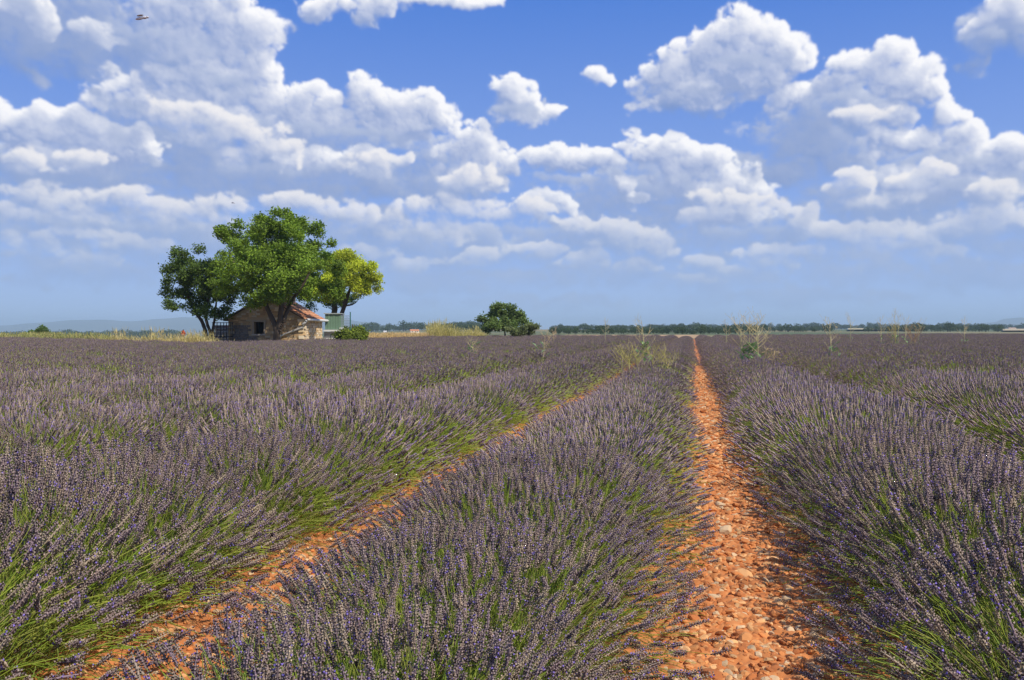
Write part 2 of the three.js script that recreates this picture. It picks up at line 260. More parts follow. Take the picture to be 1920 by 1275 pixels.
{
  const R = rng(321), list = [];
  for (let k = 0; k < 300; k++) {
    const u = R(), depth = 1.6 + Math.pow(R(), 1.6) * 6.5, size = (.012 + .022 * Math.pow(R(), 1.6)) * (R() < .14 ? 1.5 : 1), x = PATHX + .03 + (u - .42) * .6, z = -depth;
    list.push([x, z, size]);
  }
  for (const [x, z, s] of list) {
    const m = mesh('stone', stoneGeos[Math.floor(R() * 9)], stoneMats[Math.floor(Math.pow(R(), 1.3) * 7)], path);
    m.position.set(x, .024 + clod(x, z) * 1.15 + s * .2, z); m.rotation.set((R() - .5) * .7, R() * 6.28, (R() - .5) * .7); m.scale.setScalar(s);
  }
  const mats = [], cols = [];
  for (let k = 0; k < 75000; k++) {
    const d = 1.4 + Math.pow(R(), 1.6) * 22, x = PATHX + .05 + (R() - .45) * .8, z = -d, s = (.003 + .015 * Math.pow(R(), 2.1)) * (d > 7 ? 1.9 : 1), c = stoneTones[Math.floor(Math.pow(R(), 1.9) * 7)], b = .72 + .45 * R();
    mats.push(place(x, .02 + clod(x, z) * 1.15 + s * .42, z, R() * 6.28, s, s, s, (R() - .5), (R() - .5))); cols.push(new THREE.Color().setRGB(c[0] * b, c[1] * b, c[2] * b));
  }
  inst('gravel', stoneGeos[2], std(1, 1, 1, .95), mats, path, cols);
  const m2 = [], c2 = [];
  for (let k = 0; k < 16000; k++) { const d = 1.2 + Math.pow(R(), 1.4) * 11, x = PATHX - PITCHX + (R() - .5) * .7, z = -d, s = .004 + .016 * Math.pow(R(), 3), c = stoneTones[Math.floor(R() * 7)], b = .8 + .4 * R(); m2.push(place(x, .02 + clod(x, z) * 1.15 + s * .42, z, R() * 6.28, s, s, s, (R() - .5), (R() - .5))); c2.push(new THREE.Color().setRGB(c[0] * b, c[1] * b, c[2] * b)); }
  inst('gravel', stoneGeos[5], std(1, 1, 1, .95), m2, path2, c2);
}

// ---------------------------------------------------------------- lavender
const CALYX = [[.255, .182, .170], [.315, .238, .175], [.170, .115, .135], [.39, .315, .225], [.225, .165, .210]], FLORET = [.20, .14, .55];
const STEM = [[.39, .49, .06], [.30, .43, .05], [.46, .51, .10], [.25, .38, .045]];
function lavender(seed, count, lod) {
  const R = rng(seed), heads = new Tris(), stems = new Tris(), dir = V(), o = V(), tip = V(), ctl = V(), d = V(), u = V(), w = V(), ph = R() * 50;
  const fat = [1, .92, 1.05, 1.5, 2.5][lod], sr = [.0011, .0012, .0019, .0034, .0062][lod];
  for (let s = 0; s < count; s++) {
    const a = R() * 2 * Math.PI, ct = Math.pow(R(), .92) * .96 + .04, th = Math.acos(clamp(ct, 0, 1)) * .99;   // from the zenith
    const clump = .84 + .30 * fbm(Math.cos(a) * 1.6 + ph, Math.sin(a) * 1.6 + ct * 2, 7, 3), rad = clump * (.90 + .20 * R());
    const lop = .93 + .2 * vnoise(a * 1.3 + ph, 2, 3);
    dir.set(Math.sin(th) * Math.cos(a), Math.cos(th), Math.sin(th) * Math.sin(a));
    const wide = Math.min(rad * lop, .99 + .05 * R());
    tip.set(dir.x * (.77 + .08 * Math.pow(Math.sin(th), 8)) * wide, .07 + dir.y * .455 * rad, dir.z * (.77 + .08 * Math.pow(Math.sin(th), 8)) * wide);
    const or = .06 + (.10 + .30 * Math.sin(th)) * (.5 + .6 * R()), oa = a + (R() - .5) * 1.1; o.set(Math.cos(oa) * or, .02 + .08 * R(), Math.sin(oa) * or);
    ctl.lerpVectors(o, tip, .55); ctl.y += .05 + .07 * Math.sin(th) * R(); ctl.x += (R() - .5) * .05; ctl.z += (R() - .5) * .05;
    d.subVectors(tip, ctl).normalize(); d.y += .14 + .14 * R() + .36 * Math.pow(Math.sin(th), 3); d.normalize();
    const len = (.043 + .038 * R()) * (lod > 2 ? 1.25 : 1), base = tip.clone().addScaledVector(d, -len * .5), sc = STEM[Math.floor(R() * 4)], dry = R() < .12;
    const stemC = dry ? [.42, .36, .17] : shade(sc, .8 + .4 * R());
    u.set(0, 1, 0).cross(d); if (u.lengthSq() < 1e-4) u.set(1, 0, 0); u.normalize(); w.crossVectors(d, u);
    // stem
    if (lod < 2) {
      const pts = []; for (let k = 0; k <= 3; k++) { const t = k / 3; pts.push(V().addScaledVector(o, (1 - t) ** 2).addScaledVector(ctl, 2 * t * (1 - t)).addScaledVector(base, t * t)); }
      stems.tube(pts, [sr * 1.15, sr, sr, sr * .85], 3, shade(stemC, .9), stemC);
      if (lod === 0 && R() < .25) { const t = .25 + .4 * R(), q = V().addScaledVector(o, (1 - t) ** 2).addScaledVector(ctl, 2 * t * (1 - t)).addScaledVector(base, t * t), l = .03 + .03 * R(), z = R() * 6.28, e = q.clone().addScaledVector(d, l * .8).addScaledVector(u, Math.cos(z) * l * .5).addScaledVector(w, Math.sin(z) * l * .5); const i = stems.v(q.x + .0012, q.y, q.z, stemC), j = stems.v(q.x - .0012, q.y, q.z + .0012, stemC), k2 = stems.v(e.x, e.y, e.z, stemC); stems.t(i, j, k2); }
    } else {
      const m = V().addScaledVector(o, .25).addScaledVector(ctl, .5).addScaledVector(base, .25), dark = stemC;
      for (const [p, q] of [[o, m], [m, base]]) { const i = [stems.v(p.x - u.x * sr, p.y - u.y * sr, p.z - u.z * sr, dark), stems.v(p.x + u.x * sr, p.y + u.y * sr, p.z + u.z * sr, dark), stems.v(q.x + w.x * sr * .5 + u.x * sr * .6, q.y + w.y * sr * .5, q.z + w.z * sr * .5 + u.z * sr * .6, stemC), stems.v(q.x - u.x * sr, q.y - u.y * sr, q.z - u.z * sr, stemC)]; stems.q(i[0], i[1], i[2], i[3]); }
    }
    if (R() < .15 + .40 * Math.pow(Math.sin(th), 3)) continue;      // a stalk without flowers
    const tone = shade(mixc(CALYX[Math.floor(R() * 5)], CALYX[Math.floor(R() * 5)], R()), .78 + .5 * R()), bloom = R() < .3 ? .22 * R() : .035;
    if (lod === 0) {
      { const sp = base.clone(), ps = [sp, sp.clone().addScaledVector(d, len * .5), sp.clone().addScaledVector(d, len * .97)]; heads.tube(ps, [.0026, .0036, .0016], 3, shade(tone, .8), tone); }
      const whorls = 8;
      for (let k = 0; k < whorls; k++) {
        const t = k / (whorls - 1), along = k === 0 ? -len * (.10 + .3 * R() * R()) : len * (t * .98 + (R() - .5) * .05), n = k === whorls - 1 ? 4 : 5, r = .0036 + .0024 * Math.sin(Math.PI * clamp(t * .85 + .12)), turn = R() * 6.28;
        for (let q = 0; q < n; q++) {
          const z = turn + q / n * 6.28 + R() * .5, out = u.clone().multiplyScalar(Math.cos(z)).addScaledVector(w, Math.sin(z)), p = base.clone().addScaledVector(d, along).addScaledVector(out, r * .45);
          const fl = R() < bloom, ax = d.clone().multiplyScalar(.75).addScaledVector(out, fl ? 1.1 : .7).normalize(), s1 = V().crossVectors(ax, out).normalize(), s2 = V().crossVectors(ax, s1), L = (fl ? .0096 : .0088) * (.65 + .65 * R()), g = (fl ? .0032 : .0025);
          const c = fl ? shade(FLORET, .8 + .5 * R()) : shade(mixc(tone, [.40, .33, .25], R() * .5), .6 + .7 * R());
          const b0 = heads.v(p.x, p.y, p.z, shade(c, .9)), m = p.clone().addScaledVector(ax, L * .58), ring = heads.ring(m, s1, s2, g, 3, c, R() * 2), e = p.clone().addScaledVector(ax, L), b1 = heads.v(e.x, e.y, e.z, mixc(c, [.29, .225, .27], .3));
          heads.fan(ring, b1, 3); heads.fan(ring, b0, 3);
        }
      }
    } else {
      const prof = lod === 1 ? [[0, .0025], [.10, .0066], [.2, .0038], [.32, .0076], [.44, .0046], [.56, .0074], [.68, .0044], [.80, .0064], [.9, .003]] : lod === 2 ? [[.02, .003], [.2, .0072], [.36, .0048], [.6, .0072], [.85, .0036]] : [[.3, .0072]], sides = lod === 1 ? 5 : 3;
      let prev = -1;
      prof.forEach(([t, r], i) => {
        const o2 = base.clone().addScaledVector(d, len * t), ring = heads.n;
        for (let k = 0; k < sides; k++) { const z = k / sides * 6.28 + i * 1.1, rr = r * fat * (.8 + .4 * R()), fl = R() < bloom * 1.2, c = fl ? FLORET : shade(mixc(tone, [.33, .27, .22], R() * .35), .75 + .5 * R()); heads.v(o2.x + (u.x * Math.cos(z) + w.x * Math.sin(z)) * rr, o2.y + (u.y * Math.cos(z) + w.y * Math.sin(z)) * rr, o2.z + (u.z * Math.cos(z) + w.z * Math.sin(z)) * rr, c); }
        if (prev >= 0) heads.band(prev, ring, sides); else { heads.fan(ring, heads.v(base.x, base.y, base.z, tone), sides); } prev = ring;
      });
      const e = base.clone().addScaledVector(d, len); heads.fan(prev, heads.v(e.x, e.y, e.z, R() < bloom * 3 ? FLORET : tone), sides);
    }
  }
  // narrow grey-green leaves round the woody base
  const nl = [620, 480, 260, 100, 60][lod], lw = [.0022, .003, .005, .009, .016][lod];
  for (let k = 0; k < nl; k++) {
    const a = R() * 6.28, th = Math.acos(Math.pow(R(), .7)), l = .13 + .20 * R(), r0 = .30 * Math.sqrt(R()), x = Math.cos(a) * r0, z = Math.sin(a) * r0, dx = Math.sin(th) * Math.cos(a), dz = Math.sin(th) * Math.sin(a), c = shade([.19, .29, .055], .7 + .6 * R());
    const y = .05 + .1 * R(), i = [stems.v(x - Math.sin(a) * lw, y, z + Math.cos(a) * lw, c), stems.v(x + Math.sin(a) * lw, y, z - Math.cos(a) * lw, c), stems.v(x + dx * l, y + Math.cos(th) * l, z + dz * l, c)]; stems.t(i[0], i[1], i[2]);
  }
  return { heads: heads.geo(), stems: stems.geo() };
}
const headMat = vcol(.9), stemMat = leafMat({ transmission: .25 }), bothMat = vcol(.9);
const KIND = [
  { n: 4, count: 1000 }, { n: 5, count: 1000 }, { n: 6, count: 900 }, { n: 5, count: 620 }, { n: 4, count: 330 },
].map(({ n, count }, lod) => Array.from({ length: n }, (_, k) => { const p = lavender(1000 + lod * 50 + k, count, lod); return lod < 3 ? p : { both: mergeGeometries([p.heads, p.stems]) }; }));
const plants = [];
{
  const R = rng(5150);
  for (let k = -75; k <= 70; k++) for (let z = 1.2; z > -175;) {
    const far = -z > 60, step = (far ? .66 : .50) * (.85 + .3 * R()); z -= step;
    const x = PATHX + PITCHX / 2 + k * PITCHX + (R() - .5) * .09 + (k < -1 ? .20 : 0), v = seen(x, .3, z), r1 = R(), r2 = R(), r3 = R(), r4 = R(), r5 = R();
    if (v.d < -1.5 || Math.abs(v.x - .6) > v.d * .68 + 3.2 || v.d > fieldEnd(clamp(v.px, -400, 2400)) * (1 + (r5 - .5) * .02)) continue;
    if (v.d > 25 && r4 < .012) continue;
    const patch = fbm(x * .22, z * .22, 91, 3), s = (.93 + .14 * r1) * (.90 + .22 * patch) * (r4 > .955 ? .72 : 1);
    plants.push({ x, z, k, d: v.d, s, sy: (.93 + .14 * r2) * s * (k === -1 ? .92 : 1.15), turn: r3 * 6.28, flip: r1 > .5, seenIt: v.d > .9 && v.px > -160 && v.px < W + 160 && seen(x, .6, z).py < H + 260, r: r5 });
  }
  plants.sort((a, b) => a.d - b.d);
}
const ordinal = ['first', 'second', 'third', 'fourth', 'fifth', 'sixth', 'seventh', 'eighth', 'ninth', 'tenth', 'eleventh', 'twelfth', 'thirteenth', 'fourteenth', 'fifteenth'];
const rowLabel = (k) => k < 0 ? `flowering lavender plant in the ${ordinal[-k - 1]} row from the red path, house side` : `flowering lavender plant in the ${ordinal[k]} row from the red path, side without house`;
const rowGroup = (k) => k < 0 ? `lavender plants of the ${ordinal[-k - 1]} row on the house side of the path` : `lavender plants of the ${ordinal[k]} row on the other side of the path`;
{
  const protos = {}, masses = {}; let made = 0, R = rng(9);
  for (const p of plants) {
    const lod = p.d < 5.2 ? 0 : p.d < 12 ? 1 : 2, variant = Math.floor(R() * KIND[lod].length), m = place(p.x, 0, p.z, p.turn, p.s * (p.flip ? 1 : -1), p.sy, p.s);
    if (p.seenIt && made < 300 && lod < 3) {
      made++;
      const key = lod + '_' + variant; let o = protos[key];
      if (!o) { o = protos[key] = new THREE.Group(); const k = KIND[lod][variant]; mesh('flower_heads', k.heads, headMat, o, 'stuff'); mesh('stems', k.stems, stemMat, o, 'stuff'); }
      const c = o.clone(); c.name = numbered('lavender_plant'); tag(c, rowLabel(p.k), 'lavender', rowGroup(p.k));
      c.position.set(p.x, 0, p.z); c.rotation.y = p.turn; c.scale.set(p.s, p.sy, p.s); scene.add(c);
    } else (masses[lod] ??= KIND[lod].map(() => []))[variant].push(m);
  }
  const field = new THREE.Group(); field.name = 'lavender_field'; field.userData = { kind: 'stuff', label: 'purple lavender rows running together towards the horizon', category: 'lavender' }; scene.add(field);
  for (const lod in masses) masses[lod].forEach((mats, v) => { if (!mats.length) return; const k = KIND[lod][v]; if (k.both) inst('lavender', k.both, bothMat, mats, field); else { inst('lavender_heads', k.heads, headMat, mats, field); inst('lavender_stems', k.stems, stemMat, mats, field); } });
  console.log('plants', plants.length, 'things', made, 'last', plants.filter((p) => p.seenIt)[299]?.d);
}

// ---------------------------------------------------------------- trees and shrubs
function spray(seed, n, size, rad, tone, spread = .35) {   // a twig's worth of leaves
  const R = rng(seed), g = new Tris();
  for (let k = 0; k < n; k++) {
    const a = R() * 6.28, b = R() * 2 - 1, q = Math.sqrt(1 - b * b), r = rad * Math.cbrt(R()), p = V(Math.cos(a) * q * r, b * r * .8, Math.sin(a) * q * r), l = size * (.7 + .6 * R());
    const e = new THREE.Euler((R() - .3) * 2.2, R() * 6.28, (R() - .5) * 1.6), ax = V(0, .15, 1).applyEuler(e), s = V(1, 0, 0).applyEuler(e), up = V().crossVectors(ax, s).multiplyScalar(-.12 * l), c = shade(tone, 1 - spread + 2 * spread * R());
    const i0 = g.v(p.x, p.y, p.z, c), m = p.clone().addScaledVector(ax, l * .5), i1 = g.v(m.x + s.x * l * .3 + up.x, m.y + s.y * l * .3 + up.y, m.z + s.z * l * .3 + up.z, c), i2 = g.v(p.x + ax.x * l, p.y + ax.y * l, p.z + ax.z * l, c), i3 = g.v(m.x - s.x * l * .3 + up.x, m.y - s.y * l * .3 + up.y, m.z - s.z * l * .3 + up.z, c);
    g.t(i0, i1, i2); g.t(i0, i2, i3);
  }
  return g.geo(true);
}
function crown(parent, name, lobes, perLobe, sprays, mat, seed, { sub = .34, inner = .45, tint = [1, 1, 1], vary = .3 } = {}) {
  const R = rng(seed), sets = sprays.map(() => []), cols = sprays.map(() => []);
  for (const [c, rad, squash = .85, n = perLobe] of lobes) {
    const clusters = Math.max(5, Math.round(n / 22));
    for (let k = 0; k < clusters; k++) {
      const a = R() * 6.28, b = R() * 1.85 - .85, q = Math.sqrt(Math.max(0, 1 - b * b)), r = rad * lerp(inner, 1, Math.sqrt(R())), cc = V(c.x + Math.cos(a) * q * r, c.y + b * r * squash, c.z + Math.sin(a) * q * r), cr = rad * sub * (.6 + .8 * R()), tone = 1 - vary / 2 + vary * R();
      for (let j = 0; j < n / clusters; j++) {
        const a2 = R() * 6.28, b2 = R() * 2 - 1, q2 = Math.sqrt(1 - b2 * b2), r2 = cr * Math.pow(R(), .45), s = .75 + .5 * R(), i = Math.floor(R() * sprays.length);
        sets[i].push(place(cc.x + Math.cos(a2) * q2 * r2, cc.y + b2 * r2 * .8, cc.z + Math.sin(a2) * q2 * r2, R() * 6.28, s, s, s, (R() - .5) * .8, (R() - .5) * .8));
        const t = tone * (.9 + .2 * R()); cols[i].push(new THREE.Color().setRGB(t * tint[0], t * tint[1], t * tint[2]));
      }
    }
  }
  const holder = new THREE.Group(); holder.name = name; parent.add(holder);
  sprays.forEach((g, i) => inst('foliage', g, mat, sets[i], holder, cols[i]));
}
const BARK = [.075, .055, .042];
function limb(parent, name, pts, radii, color = BARK) { const curve = new THREE.CatmullRomCurve3(pts), n = pts.length * 4, g = new Tris(), ps = [], rs = []; for (let i = 0; i <= n; i++) { const t = i / n, p = curve.getPoint(t), k = t * (radii.length - 1), a = Math.floor(k); const r = lerp(radii[a], radii[Math.min(a + 1, radii.length - 1)], k - a); p.x += (vnoise(i * .9, 3, 7) - .5) * r * .3; ps.push(p); rs.push(r * (.9 + .2 * vnoise(i * 1.3, 9, 5))); } g.tube(ps, rs, 8, color, shade(color, 1.1)); return mesh(name, g.geo(), barkMat, parent); }
const barkMat = vcol(.95);
const leafM = leafMat();
function treeFrom(name, label, base, group) { return { t: thing(name, label, 'tree', base, group), w: (px, py, d) => at(px, py, d).sub(base) }; }
const green = (tone, size = .13, n = 16, rad = .30) => [0, 1, 2, 3].map((k) => spray(200 + k + Math.round(tone[1] * 1e4), n, size, rad, tone));
const DH = 55;   // how far the hut stands
{ // big tree before the hut
  const D = DH - 3.2, base = at(515, 0, D).setY(0), { t, w } = treeFrom('large_tree', 'tall broad green tree with forked trunk growing just before the stone hut', base);
  const lobes = [[520, 446, 48, .95, 1.2], [472, 470, 35, .9, .6], [440, 440, 33, .95, -.6], [560, 484, 42, .9, .8], [603, 450, 33, 1, -.5], [470, 505, 55, .85, 1.5], [535, 510, 60, .85, 2.0], [590, 520, 52, .85, .7], [425, 500, 32, .9, -.8], [500, 548, 48, .6, 1.2], [560, 550, 42, .55, -1.8], [518, 418, 30, 1, .2], [500, 425, 24, 1, -.5], [545, 430, 26, 1, .3], [600, 500, 36, .9, -1.8], [450, 470, 40, .9, -1.8], [520, 480, 55, .9, -1.6], [612, 540, 30, .8, .2], [420, 535, 26, .7, .3]]
    .map(([x, y, r, sq, dz]) => [w(x, y, D - dz + 3.2 * smooth(545, 590, x)), r / F * D, sq, Math.round(r * r * .145)]);
  const fork = w(517, 612, D);
  limb(t, 'trunk', [V(.05, -.1, 0), w(519, 628, D), w(517, 614, D), w(507, 592, D), w(496, 564, D - .2), w(478, 520, D - .4)], [.25, .22, .18, .15, .13, .08]);
  limb(t, 'branch', [w(519, 620, D), w(524, 604, D), w(526, 585, D - .1), w(528, 560, D - .2), w(525, 510, D), w(520, 440, D)], [.20, .18, .17, .15, .11, .05]);
  limb(t, 'branch', [w(521, 624, D), w(529, 608, D), w(537, 587, D + .1), w(546, 566, D + .2), w(570, 530, D), w(595, 480, D)], [.16, .14, .13, .11, .08, .04]);
  limb(t, 'branch', [w(500, 572, D), w(470, 548, D), w(445, 510, D), w(430, 470, D)], [.18, .14, .1, .04]);
  limb(t, 'branch', [w(508, 566, D), w(500, 520, D - .8), w(480, 470, D - .6)], [.16, .12, .04]);
  limb(t, 'branch', [w(531, 556, D), w(560, 520, D - 1), w(555, 465, D - .6)], [.16, .12, .04]);
  crown(t, 'crown', lobes, 200, green([.20, .31, .027], .15), leafM, 11, { sub: .30, inner: .42, vary: .5 });
}
{ // dark tree on the far side from the sun
  const D = DH - 1, base = at(389, 0, D).setY(0), { t, w } = treeFrom('dark_tree', 'small dark green tree with leaning twin trunk beside the shaded hut gable', base);
  const lobes = [[333, 490, 32, .9, 0], [370, 492, 34, .9, .6], [328, 530, 34, .75, .3], [365, 530, 48, .8, .8], [405, 525, 42, .85, -.2], [400, 565, 38, .75, .4], [355, 565, 36, .6, -.2], [312, 545, 22, .5, 0], [345, 475, 24, .9, -.5], [425, 555, 22, .9, -.5], [395, 585, 30, .6, 0], [400, 514, 28, .9, -.3], [330, 572, 22, .5, .5]]
    .map(([x, y, r, sq, dz]) => [w(x, y, D - dz), r / F * D, sq, Math.round(r * r * .105)]);
  limb(t, 'trunk', [V(-.05, -.1, 0), w(386, 626, D), w(379, 604, D), w(368, 588, D), w(352, 555, D - .3), w(335, 510, D)], [.15, .13, .12, .10, .07, .03]);
  limb(t, 'trunk', [V(.25, -.1, .1), w(394, 624, D), w(388, 606, D), w(385, 590, D), w(390, 560, D), w(385, 510, D)], [.13, .11, .10, .09, .07, .03]);
  limb(t, 'trunk', [V(.5, -.1, .2), w(399, 618, D), w(402, 600, D), w(405, 570, D), w(410, 535, D)], [.10, .09, .08, .06, .03]);
  crown(t, 'crown', lobes, 130, green([.10, .165, .022], .14), leafM, 12, { sub: .36, inner: .5, vary: .4 });
}
{ // yellow-green tree past the shed
  const D = DH + 11, base = at(632, 0, D).setY(0), { t, w } = treeFrom('leaning_tree', 'bright yellow-green tree on one thick leaning trunk beside the green shed', base);
  const lobes = [[660, 502, 35, .85, .6], [685, 512, 28, .85, .2], [645, 515, 38, .85, 1], [690, 535, 24, .65, .2], [655, 540, 34, .55, .8], [622, 536, 34, .7, .4], [705, 520, 13, .6, 0], [615, 515, 32, .9, .2], [640, 495, 26, .9, -.4], [678, 548, 16, .5, .6], [600, 548, 28, .6, 0]]
    .map(([x, y, r, sq, dz]) => [w(x, y, D - dz), r / F * D, sq, Math.round(r * r * .19)]);
  limb(t, 'trunk', [V(0, -.1, 0), w(636, 612, D), w(639, 592, D), w(647, 570, D), w(655, 545, D), w(668, 515, D)], [.22, .20, .19, .16, .12, .05]);
  limb(t, 'branch', [w(648, 573, D), w(660, 571, D), w(670, 565, D)], [.08, .06, .03]);
  limb(t, 'branch', [w(647, 570, D), w(638, 545, D), w(625, 520, D)], [.18, .14, .05]);
  crown(t, 'crown', lobes, 110, green([.50, .57, .035], .15), leafM, 13, { sub: .34, inner: .5, vary: .4 });
}
{ // tree behind, only partly seen
  const D = DH + 15, base = at(626, 0, D).setY(0), { t, w } = treeFrom('green_tree', 'dark green tree half hidden behind the roof, its top above the yellow-green crown', base);
  const lobes = [[618, 545, 40, .8, 0], [600, 560, 34, .7, .5], [640, 560, 28, .7, 0], [648, 492, 16, .9, 0], [640, 505, 24, .9, 0], [662, 490, 9, .9, 0], [625, 520, 34, .9, 0]].map(([x, y, r, sq, dz]) => [w(x, y, D - dz), r / F * D, sq, Math.round(r * r * .16)]);
  limb(t, 'trunk', [V(0, -.1, 0), w(626, 600, D), w(627, 580, D), w(626, 550, D), w(640, 510, D)], [.3, .28, .26, .2, .08]);
  crown(t, 'crown', lobes, 100, green([.09, .17, .025], .15), leafM, 14, { vary: .35 });
}
function shrub(name, label, base, D, lobes, tone, seed, dens = .13, category = 'shrub', size = .13) {
  const { t, w } = treeFrom(name, label, base); t.userData.category = category;
  limb(t, 'trunk', [V(0, -.1, 0), V(.1, .8, 0), V(0, 1.6, .1)], [.12, .09, .04]);
  crown(t, 'crown', lobes.map(([x, y, r, sq, dz]) => [w(x, y, D - dz), r / F * D, sq, Math.max(24, Math.round(r * r * dens))]), 60, green(tone, size), leafM, seed, { vary: .4, sub: .36 });
}
shrub('dark_shrub', 'big dark green bushy oak standing alone behind the lavender field', at(945, 0, 88).setY(0), 88, [[940, 590, 22, .9, .5], [925, 605, 24, .85, 1.5], [955, 597, 22, .9, .4], [972, 600, 18, 1, 0], [915, 612, 18, .8, 1], [940, 612, 26, .8, 2], [970, 615, 22, .7, 1], [950, 580, 14, .9, -.4], [968, 588, 9, 1.3, 0], [935, 582, 14, .8, 0]], [.145, .215, .045], 21, .25, 'bush', .22);
shrub('low_shrub', 'low paler green bush spreading against the foot of the dark oak bush', at(990, 0, 86).setY(0), 86, [[985, 618, 15, .7, .6], [1000, 619, 13, .7, .4], [970, 620, 14, .7, 1], [1002, 612, 7, .9, 0], [955, 622, 12, .7, 2]], [.17, .21, .07], 22, .34, 'bush', .18);
shrub('green_shrub', 'round green bush alone at the far edge of the field beside dry grass', at(75, 0, 100).setY(0), 100, [[80, 625, 13, .8, .5], [62, 628, 10, .7, 0], [92, 629, 8, .7, .5], [78, 620, 9, .8, 0], [48, 631, 8, .6, 0]], [.10, .17, .035], 23, .5, 'bush', .2);
shrub('yellow_shrub', 'leafy yellow-green bush with spiky shoots in front of the shed corner', at(660, 0, 52).setY(0), 52, [[645, 630, 10, .7, .2], [658, 627, 12, .8, .4], [672, 627, 11, .8, .2], [636, 633, 7, .6, 0], [664, 633, 14, .6, .6], [679, 629, 7, .9, 0]], [.20, .26, .03], 24, .5, 'bush', .15);
{ const g = new Tris(), R = rng(4), b = at(660, 0, 52).setY(0), t = scene.getObjectByName('yellow_shrub'); for (let k = 0; k < 16; k++) { const p = at(660 + R() * 25, 624, 52).sub(b), q = p.clone().add(V((R() - .5) * .5, .35 + .3 * R(), (R() - .5) * .3)); g.tube([p, q], [.02, .006], 4, [.08, .16, .03]); } mesh('shoot', g.geo(), vcol(), t, 'stuff'); }

